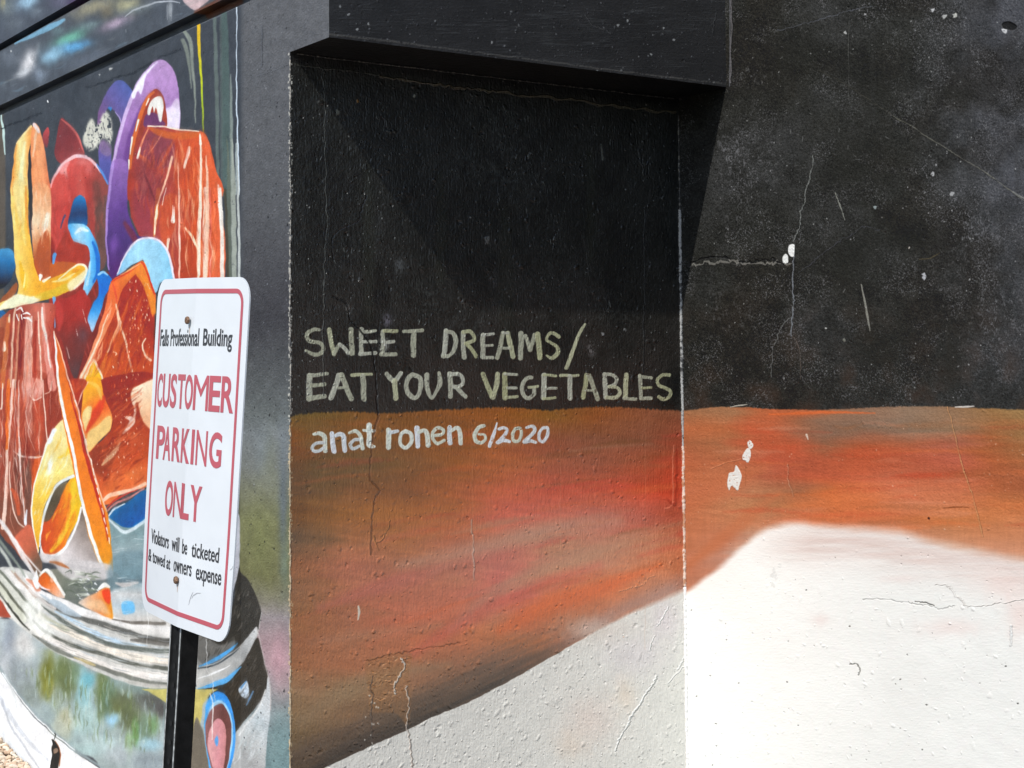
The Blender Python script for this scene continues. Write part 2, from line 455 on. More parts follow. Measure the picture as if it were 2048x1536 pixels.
    for o, pts, wz in (
        (A, [(310,155),(230,150),(140,195),(115,260),(150,330),(240,350),(320,365),(375,430),(350,510),(260,555),(170,535),(100,490)], [50,66,70,66,60,66,70,66,40]),
        (A, [(465,160),(505,360),(545,535)], 74), (A, [(550,530),(600,440),(640,385)], 62), (A, [(640,385),(710,450),(770,530)], 62), (A, [(822,150),(825,350),(830,535)], 86),
        (A, [(985,150),(980,350),(985,535)], [80,66,84]), (A, [(1000,190),(1210,175)], [62,50]), (A, [(1020,350),(1215,350)], 54), (A, [(960,545),(1210,530)], 60),
        (A, [(1328,185),(1325,350),(1315,540)], 62), (A, [(1350,180),(1550,175)], 58), (A, [(1330,355),(1500,350)], 56), (A, [(1300,548),(1530,545)], 64),
        (A, [(1660,188),(1960,165)], 58), (A, [(1825,190),(1812,570)], 90),
        (A, [(155,890),(145,1255)], 94), (A, [(150,890),(430,862)], [70,50]), (A, [(190,1045),(400,1030)], [70,60]), (A, [(140,1255),(400,1215)], [84,70]),
        (A, [(630,890),(570,1060),(500,1245)], 84), (A, [(670,880),(740,1080),(820,1255)], 84), (A, [(600,1090),(740,1078)], 50),
        (A, [(830,882),(1140,873)], [60,50]), (A, [(1010,900),(1020,1265)], 86),
        (A, [(1390,860),(1500,985)], 76), (A, [(1610,860),(1515,1000)], 78), (A, [(1520,985),(1530,1250)], 84),
        (A, [(1800,872),(1920,925),(1935,1060),(1900,1190),(1830,1250),(1740,1180),(1705,1060),(1735,925),(1800,872)], 74),
        (B, [(30,880),(40,1090),(100,1245),(195,1130),(240,1000),(225,855)], [80,78,56,60,80,60]),
        (B, [(400,860),(410,1225)], 80), (B, [(400,872),(520,862),(605,935),(590,1025),(500,1075),(455,1060)], 62), (B, [(500,1070),(650,1228)], 68),
        (B, [(335,175),(325,360),(300,570)], 84), (B, [(340,180),(450,210),(490,325),(465,470),(400,560),(290,575)], [60,70,76,70,60,50]),
        (B, [(610,200),(615,400),(635,595)], 78), (B, [(610,190),(720,180),(788,262),(770,330),(655,372)], 60), (B, [(670,380),(750,480),(820,588)], 60),
        (B, [(930,240),(925,590)], 80), (B, [(920,240),(1090,222)], 48), (B, [(950,415),(1080,405)], 44), (B, [(912,602),(1085,598)], 54),
        (B, [(1245,212),(1210,400),(1160,598)], 76), (B, [(1330,212),(1365,400),(1410,588)], 78), (B, [(1220,447),(1350,450)], 44), (B, [(1245,205),(1330,205)], 40),
        (B, [(1540,222),(1530,610)], 84), (B, [(1610,265),(1690,485)], 66), (B, [(1690,485),(1750,245)], 66), (B, [(1800,232),(1842,600)], 84),
        (B, [(2140,265),(2070,220),(2000,212),(1955,270),(1950,325),(2020,365),(2110,430),(2125,520),(2060,590),(2000,612),(1945,572)], [60,60,50,46,48,56,66,66,56,30]),
        (D, [(560,70),(480,200),(370,480),(262,765)], [36,56,60,64]),
        (B, [(930,870),(1000,1050),(1065,1215)], 78), (B, [(1160,862),(1145,1050),(1090,1240)], 78),
        (B, [(1275,875),(1280,1248)], 84), (B, [(1270,866),(1470,875)], 44), (B, [(1320,1085),(1460,1085)], 48), (B, [(1290,1243),(1470,1226)], 48),
        (B, [(1705,912),(1640,922),(1570,1000),(1550,1120),(1590,1220),(1660,1250),(1740,1195),(1750,1085)], 66), (B, [(1660,1076),(1800,1066)], 48),
        (B, [(1902,885),(1900,1245)], 84), (B, [(1900,882),(2090,890)], 44), (B, [(1950,1092),(2100,1090)], 48), (B, [(1900,1260),(2090,1246)], 44),
        (D, [(165,885),(450,886)], 48), (D, [(320,900),(325,1250)], 78),
        (D, [(590,882),(560,1060),(532,1235)], 72), (D, [(620,882),(690,1070),(760,1258)], 74), (D, [(560,1126),(690,1125)], 40),
        (D, [(878,875),(890,1235)], 78), (D, [(870,872),(980,875),(1062,935),(1040,1020),(950,1072)], 56), (D, [(950,1072),(1075,1080),(1120,1160),(1060,1240),(905,1238)], 56),
        (D, [(1222,885),(1200,1240)], 80), (D, [(1180,1260),(1370,1266)], 54),
        (D, [(1442,892),(1455,1250)], 66), (D, [(1440,900),(1620,928)], 50), (D, [(1470,1086),(1620,1086)], 44), (D, [(1455,1256),(1620,1256)], 58),
        (D, [(1905,885),(1800,886),(1718,960),(1745,1048),(1850,1090),(1932,1152),(1900,1240),(1820,1270),(1745,1228)], 56)):
        L8(o[0], o[1], pts, wz)
    W = (214, 218, 222); A2 = (600, 790); B2 = (850, 790)
    for o, pts, wz in (
        (A2, [(215,628),(310,610),(390,665),(405,770),(412,900)], [46,64,70,72,72]), (A2, [(380,765),(270,765),(200,830),(225,892),(310,890),(390,845)], 54),
        (A2, [(512,622),(530,760),(545,900)], 78), (A2, [(560,665),(640,625),(700,670),(722,880)], [60,66,74,78]),
        (A2, [(785,608),(890,580),(955,645),(985,750),(1005,858)], [40,58,62,66,66]), (A2, [(945,712),(865,722),(810,790),(850,862),(945,822)], 54),
        (A2, [(1110,480),(1108,660),(1110,800),(1190,822)], [86,82,80,46]), (A2, [(1020,565),(1190,572)], 48),
        (A2, [(1420,560),(1415,830)], 84), (A2, [(1440,602),(1560,573)], [66,50]),
        (A2, [(1690,572),(1775,625),(1780,740),(1700,842),(1620,800),(1598,700),(1630,608),(1690,572)], 62),
        (A2, [(1870,530),(1885,812)], 84), (A2, [(1900,602),(1980,572),(2030,620),(2050,810)], [60,66,74,76]),
        (B2, [(125,650),(270,622),(288,555),(200,530),(120,600),(122,700),(200,782),(310,728)], 54),
        (B2, [(390,520),(402,775)], 78), (B2, [(430,572),(520,532),(560,600),(565,770)], [60,66,70,72]),
        (B2, [(940,490),(850,535),(795,640),(820,730),(900,762),(968,710),(950,632),(860,620)], [56,66,66,60,50,44,36]),
        (B2, [(1155,440),(1100,620),(1038,820)], [24,56,50]),
        (B2, [(1185,542),(1262,520),(1308,565),(1260,660),(1165,752),(1250,728),(1345,742)], [50,56,60,60,52]),
        (B2, [(1445,540),(1525,532),(1540,620),(1495,728),(1410,722),(1400,620),(1445,540)], 52),
        (B2, [(1630,522),(1722,500),(1752,570),(1680,660),(1585,752),(1680,738),(1770,758)], [44,60,60,60,48]),
        (B2, [(1880,532),(1960,522),(1960,640),(1900,742),(1832,720),(1832,610),(1880,532)], 52)):
        L8(o[0], o[1], pts, wz, c=W, a=.97)

    # cracks, drips, chips
    G1 = (104, 104, 98)
    crack(S, [(630,112),(645,150),(650,200),(650,260),(652,330),(653,400),(654,460),(650,520),(648,600),(647,690),(647,790)], G1, 2.0, .75, 1.0, 1)
    crack(S, [(584,128),(640,136),(700,143),(760,150)], (66,66,60), 2.2, .8, 1.0, 2)
    crack(S, [(760,152),(830,164),(900,172),(960,180),(1024,188),(1100,196),(1200,208),(1280,218),(1350,224)], (92,84,68), 5.0, .75, 3.0, 3, jit=7)
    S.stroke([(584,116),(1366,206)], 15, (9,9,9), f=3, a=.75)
    crack(S, [(733,390),(722,420),(718,440),(700,450),(676,462),(664,480),(668,520)], (12,12,12), 2.4, .8, -.8, 4, sa=0)
    crack(S, [(667,590),(680,600),(695,612),(702,640),(715,654),(735,680),(748,720),(752,770),(755,830)], (18,17,16), 2.8, .8, -2, 5, sa=0)
    crack(S, [(1289,420),(1289,560),(1287,650),(1287,745)], (70,72,72), 1.6, .7, .8, 6)
    crack(S, [(1166,470),(1174,510),(1180,560)], (80,80,76), 1.6, .6, .6, 7)
    crack(S, [(1203,290),(1206,320)], (120,120,110), 3, .7, 1, 8)
    crack(S, [(1278,300),(1284,330),(1290,360)], (60,60,58), 3, .7, 1, 9)
    crack(S, [(757,830),(748,870),(742,900),(742,930),(741,960),(755,972),(760,985),(752,995),(747,1020),(744,1060),(742,1110)], (84,54,38), 4, .5, -2.2, 10, sa=0)
    crack(S, [(757,1100),(745,1070),(752,1085),(770,1070),(780,1040)], (205,140,80), 1.6, .5, 1.2, 11)
    S.stroke([(717,1212),(718,1225),(716,1240)], [3,5,2], (214,206,190), f=.8, a=.9, h=.4)
    crack(S, [(944,1040),(946,1100),(948,1160)], (206,190,178), 2.4, .5, .5, 12, sa=.2)
    for x in (647, 700, 944, 1120, 1290):
        S.stroke([(x,835),(x+1,1100),(x,1300)], 1.3, (190,140,105), f=.8, a=.22)
    # the patched hole in the lower left
    S.poly(q4(512,1152,[(880,690),(1000,640),(1180,610),(1250,640),(1225,800),(1240,1000),(1215,1190),(1120,1100),(920,1080),(900,900)]), (150,105,66), f=3, a=.45)
    for i in range(90):
        gg = random.Random(i); x = 512 + gg.uniform(880, 1220) / 4; y = 1152 + gg.uniform(640, 1000) / 4
        S.stroke([(x, y), (x + gg.uniform(2, 7), y - gg.uniform(-2, 4))], gg.uniform(1, 3), gg.choice([(196,134,84),(110,70,40),(210,160,120)]), f=.8, a=.5, h=gg.uniform(-1.6, 1.8))
    crack(S, q4(512,1152,[(880,680),(1000,650),(1100,630),(1230,605),(1300,590),(1500,560),(1600,545)]), (104,60,38), 2.4, .6, -1.4, 13, jit=5, sa=0)
    crack(S, q4(512,1152,[(1160,660),(1185,720),(1150,800),(1110,860),(1110,940)]), (236,226,214), 3.4, .8, 1.6, 14, jit=5)
    crack(S, q4(512,1152,[(1200,880),(1220,1000),(1215,1100),(1210,1200),(1225,1300),(1235,1400),(1250,1540)]), (226,206,190), 3.0, .75, 1.6, 15, jit=4)
    crack(S, q4(512,1152,[(940,800),(920,900),(940,950),(930,1050),(930,1200),(935,1330)]), (70,56,48), 2.4, .7, -1.4, 16, sa=0)
    for i in range(26):
        gg = random.Random(100 + i)
        S.blob(512 + gg.gauss(930, 40) / 4, 1152 + gg.uniform(950, 1536) / 4, 2, 3, (224,216,206), a=.7)
    # cracks in the pale ground, lit edge and shade painted in
    PW, PS = (238,236,232), (160,158,154)
    crack(S, q4(1024,1152,[(1160,800),(1130,860),(1080,930),(1040,990),(1000,1060),(950,1120),(930,1190),(880,1260),(850,1330),(825,1395)]), PW, 3.4, .9, 2.6, 17, off=(2.2,1), shade=PS, sa=.8)
    crack(S, q4(1024,1152,[(1380,620),(1360,690),(1320,750)]), PW, 2.6, .9, 2, 18, shade=PS)
    crack(S, q4(1024,1152,[(1380,720),(1310,790),(1250,860)]), PW, 2.2, .9, 2, 19, shade=PS)
    crack(S, q4(1024,1152,[(1250,250),(1210,330),(1160,400)]), PW, 2.2, .9, 2, 20, shade=PS)
    crack(S, q4(1024,1152,[(1145,480),(1115,540),(1100,600)]), PW, 2, .8, 2, 21, shade=PS)
    crack(S, q4(1024,1152,[(860,120),(950,95),(1040,70),(1090,20),(1140,0)]), (226,150,110), 2.4, .7, 1.4, 22, shade=(130,80,56))
    # drip edge at the right
    S.stroke([(1348,890),(1346,940),(1346,1000),(1340,1014),(1330,1016)], 2.2, (226,140,110), f=.9, a=.6, h=.8)
    S.stroke([(1336,1000),(1346,1008),(1352,990),(1354,900)], 5, (140,46,34), f=1.5, a=.5)
    # flaked screw holes and chips
    S.blob(962, 266, 14, 14, (58,56,50), a=.9, dry=.4)
    S.blob(962, 266, 6, 6, (12,12,12), a=.9)
    for x, y, r, c in ((715,202,3,(150,105,50)), (675,225,5,(110,110,100)), (828,191,3,(150,150,140)), (1182,700,8,(130,125,125)), (1250,660,4,(110,110,110)), (1205,668,3,(150,150,150)), (798,530,9,(88,90,92)), (975,478,6,(96,96,94)), (990,565,8,(60,60,60)), (695,615,7,(100,96,92)), (775,640,9,(104,100,110)), (768,690,8,(205,205,195))):
        S.blob(x, y, r, r * 1.5, c, a=.85, dry=.35)
    for i in range(90):
        gg = random.Random(2200 + i); x = gg.uniform(600, 1340); y = gg.uniform(150, 640)
        if gg.random() < .5: x = gg.gauss(1040, 60); y = gg.gauss(370, 90)
        if not (590 < x < 1350 and 130 < y < 640): continue
        l = gg.uniform(2, 9)
        S.stroke([(x, y), (x + gg.uniform(-2, 3), y + l * .5), (x + gg.uniform(-2, 4), y + l)], [gg.uniform(.8, 1.8), .6], (96, 98, 94), f=.7, a=gg.uniform(.4, .9), h=1.4)
    for x, y, n_ in ((760, 235, 14), (745, 330, 9), (655, 310, 7), (1050, 300, 12), (1210, 270, 8), (1290, 330, 8), (690, 500, 8), (660, 600, 8), (1100, 480, 6), (1220, 600, 10), (860, 640, 8)):
        for i in range(n_):
            gg = random.Random(int(x * 3 + y + i * 17)); xx = x + gg.gauss(0, 14); yy = y + gg.gauss(0, 18)
            S.stroke([(xx, yy), (xx + gg.uniform(-3, 3), yy + gg.uniform(3, 10))], gg.uniform(.8, 2), gg.choice([(104, 106, 102), (12, 13, 13), (84, 86, 84)]), f=.7, a=.8, h=gg.uniform(-2, 2))
    xm = (X > 0)
    dens = np.where(Y < 820, .55 + .45 * (n > .52), 1.0)
    S.stamp(1500, .9, 3.8, 2.2, None, seed=51, dens=dens)
    S.stamp(1200, .8, 3.2, -2.4, None, seed=52, dens=dens)
    black = (Y < 818).astype(np.float32)
    S.stamp(3600, .5, 1.6, 1.8, (132, 134, 130), .9, seed=53, dens=black * np.clip((n - .38) * 4, .12, 1))
    S.stamp(260, .5, 1.5, 1.0, (225, 150, 110), .5, seed=54, dens=1 - black, box=(590, 830, 1350, 1350))
    S.stamp(420, 1.0, 3.4, 1.8, None, seed=55, box=(700, 1250, 1366, 1536), el=2.5)
    S.stamp(160, .7, 1.8, -2.2, (90, 88, 84), .5, seed=56, box=(700, 1250, 1366, 1536))
    # chipped arris: pale chips, and glints on its bumps painted in
    for i in range(150):
        gg = random.Random(300 + i); y = gg.uniform(120, 1536)
        S.blob(582.5 + gg.uniform(-1, 2.0), y, gg.uniform(1, 2.4), gg.uniform(1, 4), (190,186,176) if y < 850 else (205,180,140), a=.8 if y < 850 else .6)
    S.h += .55 * (vn(X / 2.4, Y / 3.4, 71) - .5) + 1.5 * (fbm(X / 26, Y / 30, 72, 2) - .5) + .45 * (vn(X / 1.6, Y / 12, 73) - .5)
    S.col *= (1 + .05 * (vn(X / 1.7, Y / 9, 74) - .5) + .06 * (vn(X / 1.4, Y / 1.4, 75) - .5))[..., None]

paint_back(BACK)
BACK.h *= np.where(BACK.Y < 818, 1.7, 1.15)

# ------------------------------------------------------------------ return wall (right)
YR0 = 2.9
RET = Sheet('return', 'x', XR, YR0, YB + .01, -.05, 3.2, 1020, 2060)
def paint_ret(S):
    X, Y = S.X, S.Y
    n = fbm(X / 130, Y / 130, 101, 4)
    n2 = fbm(X / 36, Y / 40, 103, 3)
    base = np.array((48, 48, 45), np.float32) + np.zeros_like(S.col)
    cool = np.clip((X - 1820) / 200, 0, 1) * np.clip(1.25 - Y / 800, 0, 1) + np.clip((n - .50) * 4, 0, 1) * .22
    cool = np.clip(cool * (.6 + .8 * n2), 0, 1)
    base += (np.array((74, 75, 79), np.float32) - base) * cool[..., None]
    dark = np.clip((.47 - n) * 6, 0, 1)
    base += (np.array((36, 33, 28), np.float32) - base) * (dark * .5)[..., None]
    base += ((n2 - .5) * 20 + (vn(X / 1.5, Y / 1.5, 104) - .5) * 26 + (vn(X / 3.4, Y / 3.0, 106) - .5) * 12)[..., None]
    base += (np.array((60, 46, 38), np.float32) - base) * (np.clip((Y - 560) / 260, 0, 1) * np.clip(n2 * 2 - .8, 0, 1) * .8)[..., None]
    # worn grain
    gr = vn(X / 1.6, Y / 1.6, 105); patch = np.clip((fbm(X / 55, Y / 45, 107, 3) - .47) * 6, 0.08, 1)
    worn = np.clip((gr - .60) * 3.2, 0, 1) * patch
    base += (np.array((128, 127, 130), np.float32) - base) * (worn * .65)[..., None]
    S.col[:] = base
    for cx, cy, rx, ry, a in ((1500, 150, 60, 26, .6), (1460, 310, 40, 50, .9), (1500, 350, 40, 60, .6), (1480, 420, 26, 40, .6), (1880, 210, 80, 22, .6), (1560, 60, 60, 40, .35), (1950, 470, 50, 60, .8), (2000, 640, 60, 120, .8), (1430, 590, 20, 60, .35), (1480, 640, 40, 60, .4), (1840, 540, 60, 30, .35)):
        S.blob(cx, cy, rx, ry, (118, 118, 120), a=a * .9, dry=.60)
    for cx, cy, rx, ry in ((1720, 330, 80, 70), (1820, 470, 60, 30), (1700, 520, 60, 60), (1910, 190, 50, 16), (1770, 700, 60, 40), (1900, 720, 20, 60), (1590, 120, 60, 60), (1750, 160, 50, 60)):
        S.blob(cx, cy, rx, ry, (36, 36, 32), a=.5)
    xs = [1366, 1450, 1500, 1540, 1600, 1660, 1720, 1800, 1900, 1980, 2060]
    ys = [822, 860, 890, 920, 950, 980, 1010, 1040, 1080, 1120]
    tab = [
     [(160,108,72),(164,112,76),(180,92,54),(186,88,50),(186,90,52),(150,105,78),(140,106,84),(132,110,90),(138,106,78),(146,106,62),(142,114,66)],
     [(182,96,56),(180,96,56),(194,82,50),(190,84,50),(130,92,70),(116,90,75),(118,94,78),(126,106,90),(132,102,76),(148,92,52),(144,104,60)],
     [(172,96,60),(166,100,64),(182,86,54),(190,78,48),(196,76,46),(136,82,56),(178,76,42),(166,84,54),(172,84,62),(160,80,42),(150,98,54)],
     [(188,96,60),(180,100,64),(184,88,58),(188,80,54),(176,76,50),(180,76,46),(186,76,44),(182,76,48),(186,84,62),(168,80,42),(156,90,50)],
     [(190,102,62),(190,110,74),(186,100,68),(180,86,60),(186,78,50),(196,82,52),(202,86,54),(196,94,64),(182,80,50),(170,82,46),(162,84,50)],
     [(190,106,70),(196,120,84),(190,122,84),(166,104,70),(150,90,60),(212,104,52),(220,112,64),(218,116,78),(210,108,70),(182,90,50),(162,80,46)],
     [(190,110,72),(192,120,80),(186,122,80),(170,114,74),(208,110,62),(220,110,58),(222,110,60),(212,118,78),(214,120,76),(206,112,60),(202,110,58)],
     [(194,112,74),(200,124,84),(198,124,84),(200,122,84),(224,120,80),(218,108,62),(212,104,60),(204,104,60),(206,116,62),(208,120,70),(206,120,74)],
     [(194,116,78),(196,122,92),(210,160,134),(224,180,160),(226,186,164),(224,180,160),(220,160,136),(214,150,120),(210,140,102),(208,132,92),(206,130,90)],
     [(190,116,86),(196,140,118),(226,214,206),(228,216,208),(228,216,208),(228,210,200),(226,204,192),(224,196,180),(220,172,146),(214,150,120),(212,144,110)]]
    edge = np.interp(X, [1366, 1400, 1440, 1500, 1560, 1640, 1720, 1800, 1880, 1940, 2060], [822, 817, 814, 815, 819, 820, 817, 812, 812, 815, 820]) + 1.6 * (vn(X / 25, Y / 40, 111) - .5) + 1.5 * (vn(X / 3, Y / 30, 112) - .5)
    m = np.clip((Y - edge) / 3 + .5, 0, 1)
    tab = np.array(tab, np.float32); tab += (np.array((168, 124, 98)) - tab) * .25; tab *= np.array((1.02, 1.03, 1.03))
    S.grid(xs, ys, tab, mask=m, warp=(40, 7), slope=-.03, seed=120)
    S.stroke([(1370,1012),(1450,970),(1530,930)], [30,44,10], (196,112,74), f=16, a=.5)
    S.stroke([(1376,1130),(1450,1072),(1520,1015),(1560,985)], [14,26,22,6], (196,118,80), f=10, a=.7)
    g = np.random.RandomState(9)
    for _ in range(90):
        x = g.uniform(1400, 2040); y = g.uniform(840, 1060); L = g.uniform(60, 200)
        r = g.rand(); c = (222,116,66) if r < .35 else (196,76,50) if r < .6 else (150,96,62) if r < .8 else (220,150,118)
        S.stroke([(x, y), (x + L / 2, y + g.uniform(-4, 4)), (x + L, y + g.uniform(-8, 6))], [2, g.uniform(4, 14), 2], c, f=4, a=.36 * g.rand(), dry=.3)
    S.stroke([(1538,829),(1640,825),(1750,826)], [3,6,2], (222,108,58), f=2, a=.8)
    S.stroke([(1460,814),(1480,811),(1494,809)], [1.5,3,1.5], (196,190,176), f=.8, a=.9, h=.5)
    S.stroke([(1910,814),(1930,814),(1948,813)], [2,4,2], (226,216,206), f=.8, a=.9, h=.5)
    # white ground
    bx = [1366, 1400, 1440, 1480, 1512, 1536, 1570, 1610, 1680, 1740, 1800, 1850, 1900, 1960, 2010, 2060]
    by = [1184, 1160, 1128, 1092, 1064, 1050, 1042, 1040, 1048, 1052, 1056, 1072, 1084, 1096, 1106, 1112]
    eb = np.interp(X, bx, by) + 6 * (fbm(X / 40, Y / 8, 130, 2) - .5)
    soft = np.interp(X, [1366, 1450, 1540, 1620, 1800, 1900, 2060], [16, 22, 26, 26, 30, 34, 34])
    mw = np.clip((Y - eb) / soft + .25, 0, 1); mw = mw * mw * (3 - 2 * mw)
    pale = np.array((251, 249, 242), np.float32) + 8 * (fbm(X / 90, Y / 90, 132, 3) - .6)[..., None] + (8 - 14 * np.clip((X - 1480) / 300, 0, 1))[..., None]
    pinkz = np.clip((X - 1500) / 120, 0, 1) * np.exp(-((Y - 1085 - np.clip(X - 1700, 0, 400) * .16) / 42) ** 2)
    pink = np.array((226, 204, 194), np.float32)
    pale += (pink - pale) * (pinkz * .85 * (.55 + .9 * (fbm(X / 90, Y / 6, 134, 3) - .2)))[..., None].clip(0, 1)
    S.col += (pale - S.col) * mw[..., None]
    for cx, cy, rx, ry, c in ((1900, 1255, 60, 16, (242,222,214)), (2010, 1170, 50, 30, (240,216,206)), (2040, 1230, 26, 40, (240,214,204)), (1800, 1158, 40, 8, (240,224,216)), (1640, 1240, 18, 12, (240,222,214))):
        S.blob(cx, cy, rx, ry, c, a=.6)
    # cracks and wear
    L = (136, 138, 134)
    crack(S, q4(1536,0,[(80,240),(260,200),(400,160),(520,125),(640,90),(700,70),(840,50)]), (96,98,104), 2.2, .7, -1.2, 31, sa=.3)
    crack(S, q4(1536,0,[(1000,930),(1120,990),(1250,1080),(1400,1170),(1500,1240),(1640,1320),(1800,1420),(1960,1540),(2048,1610)]), (128,126,112), 1.7, .75, .9, 32, jit=1.5, sa=.2)
    crack(S, q4(1536,0,[(400,560),(560,640),(700,730),(860,830),(1000,930)]), (96,92,80), 1.3, .5, .5, 33, jit=1.5, sa=.2)
    crack(S, q4(1536,0,[(648,180),(645,400),(645,560),(648,800)]), (96,96,92), 1.3, .7, .6, 34, jit=1, sa=.2)
    crack(S, q4(1536,0,[(360,1240),(350,1340),(330,1430),(300,1530),(290,1640),(255,1700),(262,1780),(235,1860),(200,1930)]), L, 2.2, .8, .9, 35, sa=.3)
    crack(S, q4(1536,384,[(205,480),(200,640),(200,800),(205,900),(195,1010),(190,1150)]), (132,136,142), 3.0, .75, 1.0, 36, sa=.3)
    crack(S, q4(1536,384,[(180,1000),(110,1080),(70,1180),(40,1240),(25,1350),(30,1480)]), (120,120,118), 2.0, .7, .9, 37, sa=.3)
    crack(S, q4(1536,384,[(200,1150),(250,1250),(260,1500)]), (110,96,86), 1.8, .55, .9, 38, sa=.3)
    crack(S, q4(1536,384,[(250,640),(350,560),(450,480),(560,400),(660,350),(760,280),(900,300)]), (88,88,96), 2.0, .5, -1.0, 39, jit=5, sa=.3)
    crack(S, q4(1536,384,[(535,0),(560,70),(590,150),(612,225)]), (150,150,140), 2.2, .85, .8, 40, jit=1, sa=.3)
    S.stroke(q4(1536,384,[(745,740),(775,880),(800,1010),(815,1110)]), [2.2,4,4,1.5], (142,140,130), f=.8, a=.9, h=.8)
    S.stroke(q4(1536,384,[(1215,540),(1300,530),(1370,488)]), 1.6, (100,88,62), f=.8, a=.8, h=.4)
    S.stroke(q4(1536,384,[(1960,0),(2048,55)]), 3, (140,140,134), f=.9, a=.8, h=.6)
    crack(S, [(1380,527),(1400,519),(1425,513)], (10,10,10), 3.2, .95, -3, 41, sa=0)
    crack(S, [(1420,513),(1450,514),(1462,520)], (16,15,14), 3.6, .9, -3, 42, sa=0)
    crack(S, [(1385,529),(1410,526),(1440,524),(1465,522),(1480,527),(1520,529),(1550,526),(1584,528)], (150,146,138), 4.2, .7, 1.8, 43, jit=8, sa=.4)
    crack(S, [(1478,524),(1500,524),(1525,521),(1545,518),(1550,524),(1570,527)], (12,12,12), 3.0, .9, -2.4, 44, jit=5, sa=0)
    S.poly(q4(1536,384,[(160,440),(185,420),(213,424),(212,480),(205,515),(182,512),(162,480)]), (240,240,236), f=.9, h=1.0)
    S.poly(q4(1536,384,[(118,520),(140,495),(160,510),(164,560),(140,575),(118,560)]), (236,236,232), f=.9, h=1.0)
    S.blob(1848, 552, 6, 9, (190,190,194), a=.9, dry=.3)
    S.blob(2010, 62, 7, 9, (214,214,214), a=.9, dry=.25); S.poly([(2005,48),(2018,44),(2034,52),(2026,60),(2008,58)], (12,12,12), f=1.4, h=-3)
    for x, y, r, c in ((1865, 20, 5, (200,200,200)), (1890, 33, 6, (190,190,186)), (1910, 31, 6, (200,200,190)), (1690, 65, 4, (190,190,186)), (1730, 28, 3, (170,170,170)), (1865, 348, 5, (180,180,180)), (1872, 330, 3, (160,160,160)), (1905, 388, 5, (170,170,170)), (1750, 415, 4, (150,160,160)), (1818, 496, 2.4, (210,200,190)), (1651, 656, 3, (200,200,194)), (1687, 680, 4, (120,120,110))):
        S.blob(x, y, r, r, c, a=.9)
    g = np.random.RandomState(77)
    for _ in range(70):
        x = g.uniform(1400, 2040); y = g.uniform(0, 640); l = g.uniform(60, 200)
        S.stroke([(x, y), (x + g.uniform(-3, 3), y + l / 2), (x + g.uniform(-4, 4), y + l)], [1, g.uniform(3, 16), 1], (60, 60, 60) if g.rand() < .5 else (38, 37, 34), f=4, a=.28 * g.rand(), dry=.3)
    for _ in range(260):
        x = g.uniform(1400, 2040); y = g.uniform(0, 800); l = g.uniform(2, 8); t_ = g.uniform(0, 3.14)
        S.stroke([(x, y), (x + l * math.cos(t_), y + l * math.sin(t_))], g.uniform(.7, 1.6), (112, 112, 110) if g.rand() < .7 else (24, 24, 22), f=.7, a=g.uniform(.3, .9), h=g.uniform(-2, 2))
    # repaired chips in the orange
    for P in ([(1880,470),(1895,448),(1918,462),(1928,495),(1908,520),(1890,510)], [(1842,570),(1870,520),(1895,515),(1910,550),(1905,600),(1885,640),(1865,610),(1845,600)], [(1725,760),(1740,710),(1775,700),(1790,650),(1820,690),(1835,740),(1825,790),(1810,850),(1780,830),(1755,815),(1735,850),(1722,800)]):
        S.poly(q4(1024,768,P), (234,234,228), f=.8, a=.97, h=1.2, dry=.22)
    crack(S, q4(1024,768,[(1590,675),(1680,640),(1780,615),(1830,600)]), (226,150,110), 1.8, .7, .8, 45, jit=1, sa=.2)
    S.stroke(q4(1024,768,[(1870,650),(1866,820)]), 1.5, (140,80,50), f=.9, a=.4)
    crack(S, q4(1536,768,[(1435,180),(1470,310),(1500,430),(1540,600),(1580,740),(1630,880),(1670,1030),(1720,1220)]), (206,150,100), 2.2, .75, .9, 46, jit=1.2, sa=.25)
    crack(S, q4(1536,768,[(155,640),(160,760),(200,900)]), (210,170,140), 1.6, .5, .6, 47, sa=.2)
    S.stroke(q4(1536,768,[(310,405),(322,445)]), [4,1.5], (226,206,190), f=.8, a=.9)
    S.stroke(q4(1536,768,[(1400,995),(1500,985),(1610,988)]), [1,2.5,1], (120,60,30), f=.8, a=.7, h=-1)
    S.blob(1857, 1037, 3, 3, (60,30,20), a=.9)
    for x, y in ((1548,1140),(1552,1155),(1546,1170),(1560,1130),(1545,1150)):
        S.blob(x, y, 5, 7, (226,226,220), a=.5, dry=.4)
    CW, CS = (250,250,248), (170,168,160)
    crack(S, q4(1536,1152,[(760,190),(900,185),(1040,205),(1110,205),(1180,225),(1290,240),(1400,262),(1490,240)]), (196,194,188), 1.8, .8, -2.0, 48, jit=4, sa=0)
    crack(S, q4(1536,1152,[(1180,205),(1240,210),(1330,235)]), (80,78,72), 1.8, .8, -2.4, 49, jit=2, sa=0)
    crack(S, q4(1536,1152,[(1340,70),(1440,75),(1490,150),(1540,190),(1590,240),(1720,235),(1860,215),(1960,200),(2048,190)]), (196,188,180), 1.8, .7, 2.4, 50, jit=4, shade=(200,196,188), sa=.5)
    crack(S, q4(1536,1152,[(1940,400),(1945,480),(1940,560)]), (230,230,226), 4, .8, 2.4, 51, jit=4, shade=(190,188,184), sa=.5)
    crack(S, q4(1536,1152,[(655,710),(705,705),(735,745),(725,790)]), (130,128,120), 2.4, .8, -2.4, 52, jit=3, sa=0)
    for x, y, r in ((310,112,1.8),(655,404,2.6),(1060,830,2.2),(1270,1030,2.4),(1900,725,2.4),(155,850,2.2),(2000,1018,2.2),(1232,1390,2.0),(238,1195,1.6),(1110,625,1.6),(1022,865,1.5)):
        S.blob(1536 + x / 4, 1152 + y / 4, r, r * .8, (70,68,62), a=.9)
